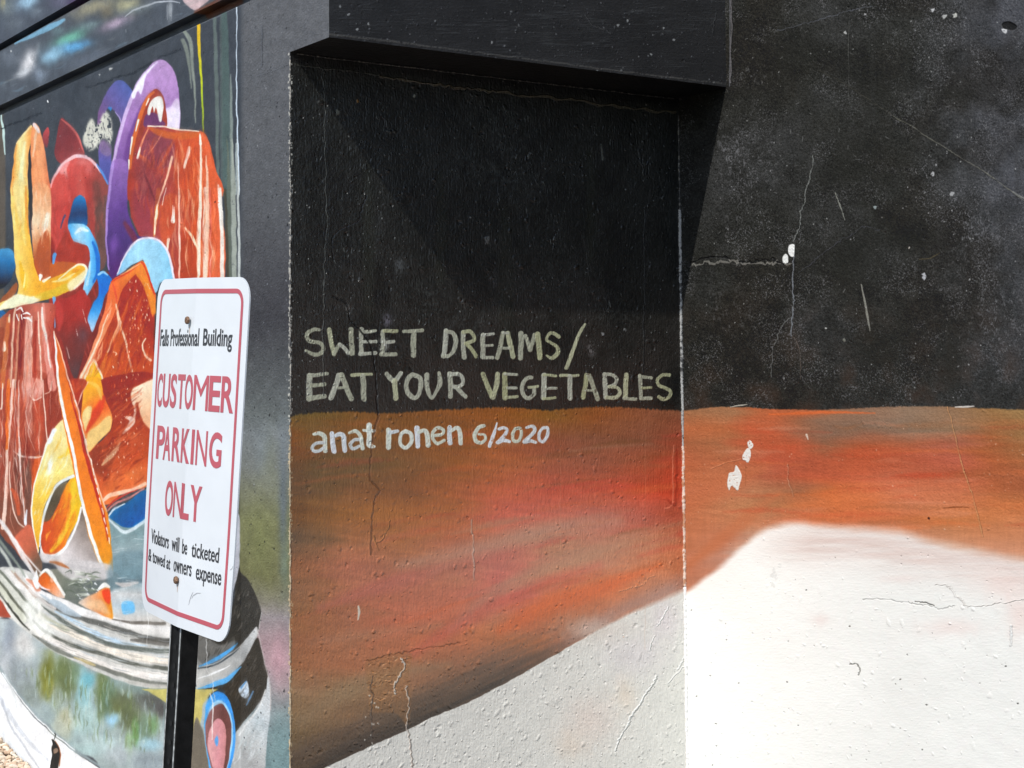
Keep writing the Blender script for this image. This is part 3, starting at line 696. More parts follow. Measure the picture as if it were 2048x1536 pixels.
    for x, y in ((1383,1220),(1393,1393),(1433,1492),(1454,1280),(1477,1366),(1420,1352),(1432,1448),(1425,1530)):
        S.blob(x, y, 1.8, 1.4, (90,88,82), a=.8)
    black = (Y < 812).astype(np.float32)
    white = mw * (Y > 1050)
    S.stamp(3200, .7, 2.6, 2.0, None, seed=151, dens=.12 + .88 * black)
    S.stamp(1800, .7, 2.2, -2.2, None, seed=152, dens=.25 + .75 * black)
    S.stamp(7500, .45, 1.5, 1.6, (165, 165, 163), .95, seed=153, dens=black * np.clip((fbm(X / 60, Y / 60, 108, 3) - .36) * 3.2, .06, 1))
    S.stamp(260, .5, 1.6, .8, (232, 190, 160), .6, seed=154, box=(1370, 830, 2048, 1060))
    S.stamp(120, .6, 1.6, -2, (110, 106, 98), .6, seed=155, box=(1420, 1100, 2048, 1536))
    S.stamp(260, 1.2, 4.0, 1.6, None, seed=156, box=(1420, 1150, 2048, 1536), el=2.4)
    # joint with the lintel
    S.stroke([(1459.5, -60), (1460, 80), (1459, 172)], 2.0, (104,104,108), f=.8, a=.9, wob=False)
    crack(S, [(1463,-60),(1463,20),(1462,90),(1461,165)], (120,116,118), 3, .7, 1, 57, jit=3)
    gr_ = 1 - .72 * np.clip((Y - 1020) / 60, 0, 1)
    S.h += (.85 * (vn(X / 1.9, Y / 2.0, 171) - .5) + .6 * (vn(X / 4.4, Y / 4.2, 174) - .5)) * gr_ + 1.3 * (fbm(X / 30, Y / 26, 172, 2) - .5) + .3 * (vn(X / 9, Y / 1.8, 173) - .5)
paint_ret(RET)

# ------------------------------------------------------------------ lintel face
LINT = Sheet('lintel', 'y', YF, XL - .004, XR(2.9) + .02, ZS - .01, 3.3, 860, 400)
def paint_lint(S):
    X, Y = S.X, S.Y
    n = fbm(X / 80, Y / 40, 201, 4)
    S.col[:] = (42, 42, 43)
    S.col += ((n - .5) * 16)[..., None] + ((vn(X / 2.4, Y / 1.8, 203) - .5) * 8)[..., None]
    br = fbm(X / 30, Y / 1.9, 205, 2)
    pt = np.clip((fbm(X / 60, Y / 22, 207, 2) - .5) * 6, 0, 1)
    k = np.clip((br - .58) * 5, 0, 1) * pt
    S.col += (np.array((88, 92, 94), np.float32) - S.col) * (k * .32)[..., None]
    S.h += k * .5 + .4 * (fbm(X / 40, Y / 2.2, 209, 2) - .5) + .4 * (vn(X / 3.4, Y / 2.6, 211) - .5)
    S.stamp(1300, .5, 1.8, 1.6, (124, 126, 128), .9, seed=211)
    S.stamp(300, .8, 2.4, -1.5, None, seed=212)
    for x, y in ((680,13),(697,30),(737,48),(715,58),(1255,42),(1236,50),(1327,57),(1348,80),(985,85),(1303,110)):
        S.blob(x, y, 3, 3.5, (170,172,172), a=.8, dry=.3)
    P = [(658, 71.5), (1453, 171.5)]
    S.stroke([(658, 68), (760, 80), (900, 98), (1100, 124), (1300, 150), (1452, 168)], [4,5,3,3,3,3], (96,94,90), f=1.2, a=.6, dry=.35, h=.5)
    crack(S, [(1170,30),(1185,50),(1205,58),(1222,68)], (90,90,90), 2.0, .6, 1, 60)
    crack(S, [(1432,25),(1428,50),(1426,66)], (90,90,90), 1.6, .6, .8, 61)
paint_lint(LINT)
# ------------------------------------------------------------------ side wall mural (left)
YL1 = float(on_x(-110, 790, XL)[1])
LEFT = Sheet('side', 'x', lambda z: XL, YF, YL1, -.1, 3.75, 1640, 2000)

def paint_left(S):
    X, Y = S.X, S.Y
    n = fbm(X / 40, Y / 60, 301, 4)
    DK = np.array((72, 75, 80), np.float32)
    S.col[:] = DK
    S.col += ((n - .5) * 14)[..., None] + ((vn(X / 2.0, Y / 2.2, 303) - .5) * 7)[..., None]
    # pier strip by the corner: dark, then grey olive, pink, teal
    ys = [0, 400, 640, 834, 870, 930, 985, 1040, 1150, 1195, 1235, 1290, 1330, 1380, 1430, 1480, 1600]
    cs = [(100,100,102),(91,91,93),(64,62,65),(104,108,106),(122,126,126),(122,124,118),(122,122,100),(122,122,86),(118,116,80),(128,124,104),(152,142,142),(168,142,144),(176,148,150),(160,146,146),(136,148,148),(118,142,144),(110,136,140)]
    Yy = Y + 26 * (fbm(X / 24, Y / 60, 305, 3) - .5)
    c = np.stack([np.interp(Yy, ys, [k[i] for k in cs]) for i in range(3)], -1)
    e = .5 + np.clip((X - 478) / 8, -.5, .5)
    e = np.where(Y < 822, np.clip((X - 478) / 12, 0, 1), e)
    S.col += (c + ((vn(X / 2.2, Y / 2.4, 307) - .5) * 14)[..., None] - S.col) * e[..., None]
    for cx, cy, rx, ry, cc in ((556, 1320, 20, 44, (196,152,160)), (566, 1010, 10, 120, (96,106,120)), (530, 905, 18, 40, (128,136,140)), (520, 1080, 24, 70, (126,128,84)), (540, 940, 16, 60, (128,130,112)), (570, 1130, 8, 50, (116,128,110)), (550, 1500, 26, 60, (126,150,150)), (535, 1410, 12, 60, (150,156,158))):
        S.blob(cx, cy, rx, ry, cc, a=.7)
    DRY0 = 1
    # ---- bands above
    S.poly([(-160, -200), (200, -130), (170, -8), (60, 62), (-160, 190)], (84, 88, 96), f=3, sm=False)
    S.poly([(-160, 210), (0, 108), (180, -4), (470, -180), (560, -120), (490, 0), (300, 88), (0, 226), (-160, 320)], (86, 90, 96), f=3, sm=False)
    def A(p): return q4(0, 0, p)
    def B(p): return q4(0, 384, p)
    def Cc(p): return q4(0, 768, p)
    def D(p): return q4(0, 1152, p)
    for cx, cy, rx, ry, cc, a, an, dr in (
        (230, 10, 90, 60, (160,192,212), .9, -30, .25), (60, 60, 60, 90, (116,124,124), .7, 0, 0), (480, 20, 90, 60, (98,96,112), .8, 0, 0), (600, 30, 50, 40, (84,62,98), .7, 0, 0), (120, 200, 100, 60, (100,106,112), .7, 0, 0), (300, 100, 60, 40, (120,130,138), .5, 0, 0), (30, 20, 20, 50, (170,160,120), .6, 0, 0),
        (760, 60, 180, 55, (150,144,120), .85, -18, .1), (1030, 50, 110, 60, (168,164,132), .9, -10, .1), (560, 310, 130, 45, (112,172,150), .95, -22, .1), (590, 380, 130, 42, (98,158,200), .95, -14, .1), (430, 440, 100, 60, (146,184,204), .9, -25, .15), (240, 500, 48, 100, (214,212,212), .95, 22, .1), (190, 590, 70, 30, (196,198,200), .8, -25, .15), (330, 600, 50, 60, (140,152,166), .7, -30, 0), (930, 190, 120, 36, (166,150,166), .9, -22, .1), (1100, 80, 120, 30, (110,120,124), .6, -15, 0), (740, 200, 80, 30, (130,150,150), .6, -15, .2), (1370, 80, 16, 90, (180,184,186), .6, 0, .3), (470, 250, 60, 40, (120,150,150), .4, -20, .2), (860, 100, 60, 60, (120,110,90), .5, 0, 0), (90, 450, 80, 80, (112,118,126), .6, 0, 0), (700, 480, 200, 60, (96,102,112), .6, -20, 0)):
        S.blob(cx / 4, cy / 4, rx / 4, ry / 4, cc, a=a, ang=an, dry=0); S.blob(cx / 4 + 4, cy / 4 - 2, rx / 6, ry / 6, [min(255, v + 14) for v in cc], a=a * .6, ang=an, dry=.3)
    S.stroke(A([(130,350),(300,270),(430,210),(530,160)]), [4,9,12,4], (132,180,206), f=1.5, a=.85)
    S.stroke(A([(1010,140),(1090,80),(1190,45),(1320,10),(1450,20)]), [1,3,4,3,2], (192,196,200), f=1, a=.85)
    S.poly(A([(1480,-10),(1700,-30),(1620,60),(1560,78)]), (196,172,172), f=1.5)
    S.stroke(A([(1600,110),(1720,50),(1830,0)]), 16, (120,66,42), f=3, a=.7)
    for i, (x, y0, y1) in enumerate(((1350,40,160),(1385,40,170),(1020,240,260))):
        S.stroke(A([(x, y0), (x, y1)]), 1.6, (170,174,178), f=.8, a=.5)
    # lit lower lip of the groove, painted on as a pale line
    S.stroke([(-60, 256), (0, 229), (120, 174), (240, 119), (360, 66), (470, 17)], 2.4, (128,130,132), f=1.0, a=.65, sm=False)
    # ---- glass reflections
    S.poly([(-60, 250), (6, 226), (10, 300), (12, 500), (0, 700), (-60, 700)], (104, 92, 78), f=3, a=.8, sm=False)
    S.stroke(A([(8,900),(25,1050),(38,1230)]), [2,5,2], (196,220,214), f=1, a=.9)
    for P, w, c, a in (([(1470,245),(1520,330),(1540,520),(1560,760),(1562,980)], [7,8,6,4,2], (146,152,140), .85), ([(1462,325),(1490,400),(1520,560),(1530,700)], [9,8,5,2], (140,146,134), .75),
        ([(1718,150),(1730,600),(1738,1000),(1745,1560)], [6,8,7,6], (116,128,120), .7), ([(1795,110),(1805,600),(1808,1100),(1812,1560)], [12,15,15,14], (92,110,104), .75), ([(1765,130),(1770,700),(1775,1560)], [4,5,5], (104,116,110), .55), ([(1846,600),(1850,900),(1852,1560)], [2,6,6], (140,150,142), .8)):
        S.stroke(A(P), w, c, f=1.6, a=a, dry=.08)
    S.stroke(A([(1588,190),(1592,330),(1602,500),(1610,640),(1622,860),(1628,1040)]), [7,7,5,4,3.5,2.5], grad=(A([(0,190)])[0], A([(0,1040)])[0], [(222,182,40),(216,186,40),(196,200,44),(170,190,50),(140,150,60)]), f=.9)
    S.stroke(A([(1628,1040),(1630,1560)]), 2, (150,120,50), f=.8, a=.8)
    S.stroke(A([(1895,48),(1893,400),(1894,800),(1905,1200),(1912,1560)]), [2.4,1.6,2.4,2.4,2.4], (214,226,236), f=.8, a=.95)
    S.stroke(A([(1893,50),(1950,8),(1975,-20)]), 2.4, (214,222,230), f=.8, a=.9)
    S.stroke(A([(1890,1150),(1888,1560)]), 3.5, (170,180,178), f=1, a=.8, dry=.2)
    # ---- crop B/C long glass edge at right
    S.stroke(B([(1815,-420),(1826,-200),(1832,0),(1835,400),(1838,800),(1830,1500)]), [2,5,8,8,8,8], (104,110,98), f=1.5, a=.9)
    S.stroke(B([(1858,-420),(1862,-200),(1868,0),(1872,400),(1876,900),(1870,1500)]), [3,6,10,10,10,10], (158,163,152), f=1.5, a=.95, dry=.05)
    S.stroke(B([(1896,-420),(1900,-200),(1905,0),(1912,400),(1914,900),(1910,1500)]), [1,2,4,5,5,5], (196,200,194), f=1, a=.9)
    S.stroke(B([(1800,-20),(1815,300),(1822,800)]), 5, (80,76,62), f=1, a=.9)
    # ---- violet loop at back
    S.poly(A([(775,980),(800,850),(850,740),(905,665),(970,640),(1020,675),(1055,745),(1010,860),(985,980),(962,970),(935,905),(885,865),(850,880),(800,985)]), grad=(A([(780,900)])[0], A([(1040,700)])[0], [(122,92,132),(104,96,150),(92,104,164)]), f=1)
    S.poly(A([(790,1180),(830,1130),(880,1190),(892,1300),(888,1400),(868,1490),(800,1340)]), grad=(A([(0,1130)])[0], A([(0,1480)])[0], [(130,92,142),(96,96,160),(84,88,150)]), f=1)
    S.stroke(A([(925,895),(955,940),(975,1010)]), [1.5,3,2], (166,150,196), f=.8)
    S.blob(220, 217, 5, 5, (64,128,186), a=.95)
    S.poly(A([(665,1120),(690,1010),(735,950),(770,1010),(800,955),(845,890),(885,955),(900,1060),(885,1150),(850,1110),(805,1120),(765,1185),(720,1205),(690,1180)]), (206,204,190), f=3.6, dry=.34)
    S.hatch(A([(670,1150),(690,1000),(740,950),(800,960),(850,880),(905,960),(905,1180),(800,1200),(720,1230)]), (.35,1), [(216,214,200),(196,196,184),(90,86,92)], 40, L=(4,16), w=(.8,3), a=(.4,.9), f=.9, seed=30)
    S.poly(A([(800,1130),(840,1120),(890,1160),(890,1230),(850,1250),(800,1210)]), (140,120,150), f=2, a=.7)
    S.blob(221, 138, 7, 2.6, (220,220,214), a=.95, ang=-20); S.blob(96, 203, 1.6, 3.4, (238,238,236), a=1); S.blob(199, 150, 2, 2, (200,200,196), a=.8); S.blob(25, 103, 2, 2, (220,220,216), a=.8)
    # ---- violet big loop
    V = (A([(0,480)])[0], A([(0,1560)])[0], [(186,150,196),(176,138,188),(154,116,172),(132,94,156),(112,80,142)])
    S.poly(A([(865,1560),(885,1380),(930,1120),(985,940),(1040,785),(1100,655),(1180,545),(1250,487),(1320,487),(1385,555),(1425,680),(1436,800),(1432,1035),(1330,1020),(1330,900),(1310,790),(1280,730),(1240,715),(1185,780),(1135,880),(1085,1000),(1050,1130),(1020,1300),(1015,1560)]), grad=V, f=1)
    S.stroke(A([(1000,1560),(1010,1300),(1050,1090),(1110,920),(1170,800),(1215,735)]), [16,14,12,9,6,3], (116,76,138), f=3, a=.85)
    S.stroke(A([(876,1560),(900,1340),(950,1120),(1000,930),(1050,790),(1110,660),(1190,560),(1260,500)]), [4,5,6,7,8,8,6,3], (206,182,218), f=1.3, a=.9)
    S.poly(A([(1050,760),(1110,650),(1180,560),(1260,495),(1200,560),(1170,600),(1150,680),(1130,750),(1100,730),(1070,790)]), (236,230,240), f=1.4, a=.95)
    S.poly(A([(1325,880),(1370,850),(1400,800),(1434,810),(1430,1035),(1335,1020)]), grad=(A([(0,790)])[0], A([(0,1030)])[0], [(206,180,212),(232,222,236),(226,214,230)]), f=1.8)
    # red brown inner arch
    S.poly(A([(1020,1560),(1035,1300),(1075,1080),(1130,890),(1180,780),(1240,712),(1290,745),(1320,830),(1338,1010),(1240,1020),(1160,1100),(1110,1250),(1080,1560)]), (160,72,54), f=1)
    S.poly(A([(1150,1010),(1165,920),(1240,900),(1300,960),(1325,1000),(1240,1010)]), (112,66,104), f=1.5)
    S.poly(A([(1180,905),(1195,830),(1240,775),(1290,775),(1310,860),(1292,965),(1272,962),(1262,890),(1246,860),(1236,900),(1220,850),(1200,915)]), (226,222,214), f=1)
    S.stroke(A([(1035,1500),(1040,1300),(1075,1100),(1120,930),(1180,790),(1230,735)]), [8,7,8,8,7,4], (212,112,58), f=1.4, a=.95)
    for x0, y0, x1, y1, w in ((1105,960,1085,1050,4),(1060,1100,1040,1230,4),(1030,1280,1028,1380,3.4),(1190,790,1170,840,3),(1032,1420,1034,1500,3)):
        S.stroke(A([(x0, y0), (x1, y1)]), [w, w * .5], (244,232,216), f=.8)
    # ---- red wings
    S.poly(A([(480,955),(530,970),(590,1040),(640,1130),(678,1232),(600,1245),(500,1315),(438,1240),(450,1120)]), grad=(A([(450,960)])[0], A([(650,1250)])[0], [(136,66,68),(128,60,62),(148,72,70)]), f=1)
    S.stroke(A([(490,958),(560,1010),(625,1100),(670,1215)]), [2,4,4,2], (196,104,98), f=1)
    S.poly(A([(340,1080),(380,1018),(397,1060),(378,1180),(345,1150)]), grad=(A([(0,1020)])[0], A([(0,1180)])[0], [(196,84,84),(120,62,66)]), f=1)
    # ---- brown & orange translucent piece
    S.poly(A([(1015,1600),(1040,1400),(1085,1210),(1130,1100),(1180,1008),(1300,1010),(1420,1035),(1600,1050),(1650,1090),(1690,1200),(1720,1330),(1742,1600)]), grad=(A([(1020,0)])[0], A([(1740,0)])[0], [(166,66,48),(158,72,74),(172,76,62),(206,92,52),(214,100,62)]), f=1)
    S.poly(A([(1190,1060),(1270,1080),(1380,1100),(1400,1250),(1360,1330),(1230,1350),(1120,1230)]), (142,74,84), f=3, a=.85)
    S.poly(A([(1180,1010),(1300,1040),(1400,1060),(1580,1058),(1560,1100),(1420,1120),(1260,1080)]), (204,106,52), f=2.4, a=.8)
    S.stroke(A([(1110,1240),(1180,1300),(1260,1420),(1290,1560)]), [4,9,8,6], (204,98,62), f=2.2, a=.9)
    S.stroke(A([(1400,1110),(1320,1260),(1230,1400)]), [3,6,3], (196,92,60), f=2, a=.7)
    S.stroke(A([(1600,1060),(1640,1120),(1680,1300),(1700,1560)]), [8,10,9,9], (226,112,72), f=2, a=.8)
    S.stroke(A([(1183,1008),(1300,1012),(1420,1035),(1590,1050)]), [3,3,3.4,2], (244,226,208), f=.9)
    S.stroke(A([(1378,1255),(1350,1360),(1300,1520)]), [5,4,2], (240,186,160), f=1)
    S.stroke(A([(1520,1185),(1490,1290),(1455,1410)]), [7,6,2], (244,222,204), f=1.4, a=.9)
    S.stroke(A([(1600,1080),(1602,1150)]), [3,6], (246,226,206), f=1)
    S.stroke(A([(1185,1030),(1130,1150),(1110,1240)]), [2,4,2], (234,150,110), f=1.2)
    S.stroke(A([(1120,1180),(1100,1260)]), [3,5], (246,236,222), f=1)
    for x, c in ((1425,(236,170,150)),(1610,(250,214,196)),(1650,(236,170,150))):
        S.stroke(A([(x, 1330), (x + 4, 1600)]), 3, c, f=1, a=.7)
    # continuing downward (orange translucent, crop B)
    S.poly(B([(1024,-180),(1722,-190),(1742,0),(1765,150),(1800,330),(1806,520),(1795,720),(1390,720),(1350,520),(1280,400),(1120,365),(1050,200),(1018,0)]), grad=(B([(1020,0)])[0], B([(1740,0)])[0], [(164,66,50),(158,72,74),(172,76,62),(204,92,52),(216,104,66)]), f=1.4, sm=False)
    S.poly(B([(1060,0),(1230,-40),(1240,200),(1180,330),(1100,300)]), (152,68,78), f=7, a=.7)
    S.stroke(B([(1270,-20),(1255,150),(1235,350)]), [8,9,4], (202,112,54), f=1.4)
    S.stroke(B([(1262,100),(1250,190),(1238,340)]), [3,5,3], (246,224,196), f=1)
    S.poly(B([(1450,370),(1560,360),(1570,690),(1440,690)]), (178,74,46), f=3, a=.8)
    S.poly(B([(1290,60),(1420,40),(1400,280),(1320,460),(1290,380)]), (206,96,56), f=4, a=.7)
    S.stroke(B([(1395,120),(1385,230)]), [2,9], (250,236,222), f=1.4)
    S.stroke(B([(1350,380),(1335,460)]), [6,3], (244,218,196), f=1)
    S.stroke(B([(1480,285),(1540,360),(1590,480)]), [3,5,2], (246,216,184), f=1.2)
    for x0, x1, w, c, a in ((1436,1434,3.2,(238,176,156),.95), (1600,1586,4.5,(250,222,200),.95), (1640,1640,9,(238,222,206),.8), (1682,1684,3,(238,134,122),.9), (1715,1716,8,(226,112,72),.9), (1762,1775,8,(232,224,212),.95)):
        S.stroke(B([(x0, -30), (x1, 330), (x1, 720)]), [w * .6, w, w], c, f=1.1, a=a, dry=.05)
    S.stroke(B([(1745,-60),(1755,120),(1765,300)]), [2,4,4], (240,232,222), f=1.4, dry=.25)
    OR_ = [(232,132,84),(182,74,44),(240,184,146),(206,92,50),(160,62,46),(246,214,188)]
    S.hatch(A([(1130,1090),(1600,1060),(1690,1250),(1725,1500),(1740,2230),(1400,2230),(1300,1950),(1060,1560)]), (.06,1), OR_[:5], 150, L=(20,90), w=(1.5,7), a=(.18,.45), seed=2)
    S.hatch(A([(1400,1060),(1620,1060),(1720,1500),(1740,2230),(1440,2230)]), (.03,1), OR_, 60, L=(20,80), w=(1,3), a=(.3,.7), f=1, seed=3)
    S.hatch(A([(1120,1080),(1380,1090),(1380,1500),(1200,1800),(1060,1500)]), (-.5,1), [(126,62,74),(176,84,80),(112,52,60),(196,96,66)], 60, L=(12,50), w=(2,7), a=(.25,.5), seed=4)
    S.stroke(A([(1598,1070),(1606,1300),(1604,1700),(1592,2200)]), [2,4,4.5,4], (252,230,212), f=1, a=.9)
    S.stroke(A([(1650,1250),(1660,1600),(1648,2200)]), [2,7,9], (246,214,190), f=1.6, a=.75)
    S.stroke(A([(1424,1300),(1436,1700),(1436,2200)]), [1,3,3.4], (244,190,168), f=1, a=.9)
    S.stroke(A([(1376,1260),(1340,1400),(1262,1640)]), [2,4,2], (248,200,170), f=1, a=.9)
    S.poly(A([(1110,1260),(1250,1330),(1290,1520),(1240,1640),(1110,1500),(1080,1360)]), (140,66,68), f=6, a=.6)
    S.stroke(A([(1150,1380),(1200,1500),(1240,1600)]), [2,5,2], (110,50,56), f=2, a=.7)
    S.stroke(A([(1300,1060),(1260,1130),(1190,1230)]), [1,2.4,1], (224,140,110), f=1, a=.7)
    for x0, y0, x1, y1, w_ in ((1520,1200,1490,1300,4),(1440,1880,1436,1990,3),(1600,1090,1604,1160,4),(1530,1900,1560,1960,3),(1385,1640,1378,1760,6),(1330,1500,1300,1640,3)):
        S.stroke(A([(x0, y0), (x1, y1)]), [1, w_, 1], (252,242,230), f=1, a=.95)
    # ---- red dome & red body
    S.poly(B([(400,-30),(420,-60),(860,-60),(852,300),(850,560),(805,625),(700,630),(600,575),(420,610),(440,480),(402,400)]), grad=(B([(400,0)])[0], B([(860,0)])[0], [(200,84,74),(190,72,64),(170,66,56),(122,80,72),(112,84,78)]), f=1.4)
    S.poly(A([(396,1560),(420,1450),(480,1350),(560,1268),(640,1240),(720,1260),(790,1325),(850,1430),(866,1560)]), grad=(A([(400,0)])[0], A([(866,0)])[0], [(206,86,76),(204,88,80),(186,84,76),(138,80,74)]), f=1)
    S.stroke(A([(402,1500),(440,1405),(510,1310),(600,1252),(690,1250)]), [3,5,6,7,5], (234,190,190), f=1.3)
    S.stroke(A([(620,1250),(700,1262),(770,1320),(815,1380)]), [6,6,5,3], (232,206,212), f=1.2)
    S.stroke(A([(775,1310),(820,1380),(862,1470)]), [2,4.5,3], (96,140,204), f=.9)
    S.stroke(A([(500,1370),(525,1330),(550,1300)]), [12,9,4], (226,150,146), f=2.4, a=.9)
    S.stroke(A([(525,1350),(535,1450),(545,1600)]), [5,6,3], (224,156,150), f=2, a=.8)
    S.blob(165, 325, 14, 6, (222,130,124), a=.8); S.blob(178, 340, 8, 14, (206,110,104), a=.7)
    S.poly(B([(470,420),(540,310),(620,400),(700,440),(712,560),(620,570),(445,545)]), (168,64,50), f=1.6)
    S.stroke(B([(405,380),(420,450),(408,560)]), [10,12,8], (146,48,42), f=2.4, a=.8)
    S.stroke(B([(520,185),(485,285)]), [4,2], (60,74,110), f=1.4)
    S.stroke(B([(545,0),(560,80)]), [7,3], (232,150,146), f=1.5)
    S.stroke(B([(720,20),(740,250),(735,440)]), [10,12,8], (190,60,54), f=3, a=.5)
    S.poly(B([(395,600),(700,640),(900,640),(1240,640),(1240,1536),(1240,1900),(500,1900),(430,1500),(395,1100)]), grad=(B([(400,0)])[0], B([(1240,0)])[0], [(156,60,50),(128,54,46),(140,60,44)]), f=2, sm=False)
    S.hatch(B([(410,620),(900,640),(900,900),(700,1400),(500,1400),(430,1000)]), (.3,1), [(190,76,64),(100,48,48),(150,58,48),(206,104,90)], 50, seed=1)
    # ---- ochre peg
    S.poly(B([(0,870),(60,800),(130,725),(130,800),(30,900),(0,935)]), (156,92,56), f=1)
    S.poly(B([(-20,490),(40,455),(90,460),(122,520),(112,640),(60,740),(-20,760)]), grad=(B([(0,455)])[0], B([(0,740)])[0], [(84,156,200),(52,120,170),(40,84,120),(34,40,50)]), f=1)
    S.poly(B([(-20,960),(30,950),(60,1000),(20,1080),(-20,1120)]), (44,100,150), f=2)
    S.poly(A([(88,1570),(103,1350),(130,1150),(190,1070),(247,1000),(262,1060),(235,1200),(224,1400),(222,1570)]), grad=(A([(95,0)])[0], A([(235,0)])[0], [(228,160,76),(240,190,110),(248,222,156),(240,200,130),(220,160,90)]), f=1)
    S.poly(A([(243,1190),(252,1050),(278,985),(315,1030),(347,1150),(372,1300),(397,1570),(262,1570),(250,1320)]), grad=(A([(245,0)])[0], A([(390,0)])[0], [(222,140,90),(232,160,110),(226,150,104),(206,120,80)]), f=1)
    S.poly(A([(262,1000),(280,984),(318,1050),(300,1060)]), (244,214,206), f=1.4)
    S.stroke(A([(132,1150),(190,1072),(250,1005)]), [2,3,3], (250,222,160), f=1)
    S.poly(B([(258,-30),(395,-30),(406,300),(402,640),(345,730),(280,620),(258,400)]), grad=(B([(0,-30)])[0], B([(0,700)])[0], [(226,162,116),(232,180,136),(240,206,170),(212,140,92),(176,88,48),(180,84,36)]), f=1.1)
    S.poly(B([(300,440),(345,330),(392,330),(398,620),(340,700),(290,560)]), (178,90,52), f=2.2, a=.9)
    S.stroke(B([(380,180),(365,270),(330,340)]), [8,8,4], (250,232,214), f=2, a=.8)
    S.poly(B([(395,640),(400,590),(420,565),(560,560),(610,585),(500,660),(420,710)]), (190,98,38), f=1.2)
    S.poly(B([(88,-30),(217,-30),(226,200),(246,400),(278,600),(330,710),(420,685),(520,640),(600,592),(660,585),(692,620),(690,680),(600,765),(440,842),(250,890),(60,932),(-20,945),(-20,900),(140,810),(122,600),(105,300)]), grad=(B([(95,0)])[0], B([(700,0)])[0], [(244,206,120),(238,180,66),(226,160,40),(232,176,56),(240,190,80)]), f=1)
    S.poly(B([(-20,945),(60,860),(140,815),(240,835),(330,835),(300,880),(200,905),(60,932)]), (246,232,196), f=1.8)
    S.poly(B([(330,860),(280,830),(420,780),(540,730),(560,770),(440,840)]), (214,184,60), f=2, a=.8)
    S.poly(B([(540,740),(600,680),(640,650),(692,620),(694,680),(620,752),(560,790)]), (236,224,180), f=2.4, a=.9)
    S.poly(B([(560,660),(600,606),(655,592),(676,620),(640,655),(590,690)]), (228,172,56), f=2)
    S.stroke(B([(470,700),(550,630),(620,582),(676,592),(694,640),(660,715),(590,772)]), [2,3,4,5,5,5,3], (248,240,214), f=1.1, a=.95)
    S.stroke(B([(420,720),(520,700),(600,650)]), [2,6,2], (250,238,190), f=1.6, a=.7)
    S.blob(152, 540, 9, 5, (226,150,30), a=.8, ang=-30)
    S.stroke(B([(160,560),(180,680),(200,780)]), [3,10,5], (236,180,40), f=2, a=.8)
    S.stroke(B([(190,760),(200,660)]), [4,2], (250,230,160), f=1.2, a=.8)
    S.blob(81, 554, 5, 9, (250,246,236), a=1); S.stroke(B([(350,715),(400,680)]), [6,3], (250,240,222), f=1)
    S.stroke(B([(150,20),(160,200),(205,420)]), [4,9,3], (246,214,128), f=2.5, a=.7)
    S.stroke(B([(240,120),(258,300)]), 3.5, (96,70,60), f=1, a=.8)
    S.hatch(A([(105,1300),(200,1100),(235,1180),(220,1900),(120,1900)]), (.02,1), [(250,228,168),(228,166,80),(246,208,120)], 26, L=(20,80), w=(2,5), a=(.3,.6), seed=6)
    S.stroke(A([(100,1560),(108,1360),(136,1160)]), [3,3,2], (222,150,70), f=1.4, a=.8)
    S.stroke(A([(170,1560),(172,1360),(200,1140)]), [8,9,3], (252,236,186), f=3, a=.85)
    S.stroke(A([(268,1250),(282,1100),(290,1040)]), [3,5,2], (246,200,166), f=1.6, a=.8)
    S.hatch(A([(262,1200),(330,1100),(390,1560),(395,2100),(280,2000)]), (.05,1), [(248,214,184),(206,126,84),(232,160,116)], 30, L=(16,60), w=(1.5,5), a=(.3,.6), seed=7)
    S.hatch(A([(410,1560),(480,1370),(700,1280),(840,1500),(850,2000),(420,2000)]), (.02,1), [(218,108,98),(168,60,52),(196,88,76),(150,66,58)], 80, L=(16,60), w=(2,7), a=(.2,.45), seed=8)
    S.poly(B([(445,-110),(800,-110),(790,80),(470,80)]), grad=(B([(400,0)])[0], B([(860,0)])[0], [(204,88,76),(194,78,70),(172,72,64),(132,80,72)]), f=11, a=.85)
    S.stroke(B([(640,-110),(650,60),(640,180)]), [14,16,4], (206,100,88), f=4, a=.5)
    S.stroke(B([(770,-60),(790,150),(800,420)]), [14,16,10], (98,72,64), f=5, a=.5)
    S.poly(A([(238,1170),(252,1300),(258,1560),(262,1700),(252,1770),(240,1700),(226,1560),(228,1330)]), (56,54,56), f=1, a=.92)
    # ---- blue dummy
    S.stroke(B([(440,500),(425,570)]), [8,4], (96,156,210), f=1.2)
    S.poly(B([(548,265),(582,90),(620,32),(650,25),(690,80),(698,262),(640,262)]), grad=(B([(0,25)])[0], B([(0,260)])[0], [(56,132,186),(36,96,146),(24,66,104),(30,92,140)]), f=1)
    S.poly(B([(546,265),(600,253),(690,270),(745,350),(785,450),(803,600),(772,700),(722,790),(685,845),(668,790),(690,660),(722,560),(700,440),(640,412),(590,388),(556,320)]), grad=(B([(560,0)])[0], B([(800,0)])[0], [(96,176,224),(168,214,236),(112,186,230),(48,134,206)]), f=1)
    S.stroke(B([(740,400),(775,500),(785,620),(750,720)]), [4,8,7,4], (34,108,190), f=1.5, a=.9)
    S.stroke(B([(600,330),(650,300),(700,310)]), [4,8,4], (226,236,240), f=1.6, a=.85)
    S.stroke(B([(725,560),(712,640),(700,740)]), [3,4,6], (186,222,238), f=1.4, a=.85)
    S.poly(B([(775,670),(820,632),(892,690),(880,760),(842,830),(802,960),(742,1112),(715,1080),(700,1010),(740,900),(792,810)]), grad=(B([(0,640)])[0], B([(0,1100)])[0], [(40,120,196),(26,110,194),(70,150,210),(170,206,232)]), f=1)
    S.stroke(B([(790,660),(825,640),(860,665)]), [4,5,3], (150,200,232), f=1)
    S.stroke(B([(432,850),(445,940),(438,1085)]), [6,6,1.5], (116,172,216), f=1)
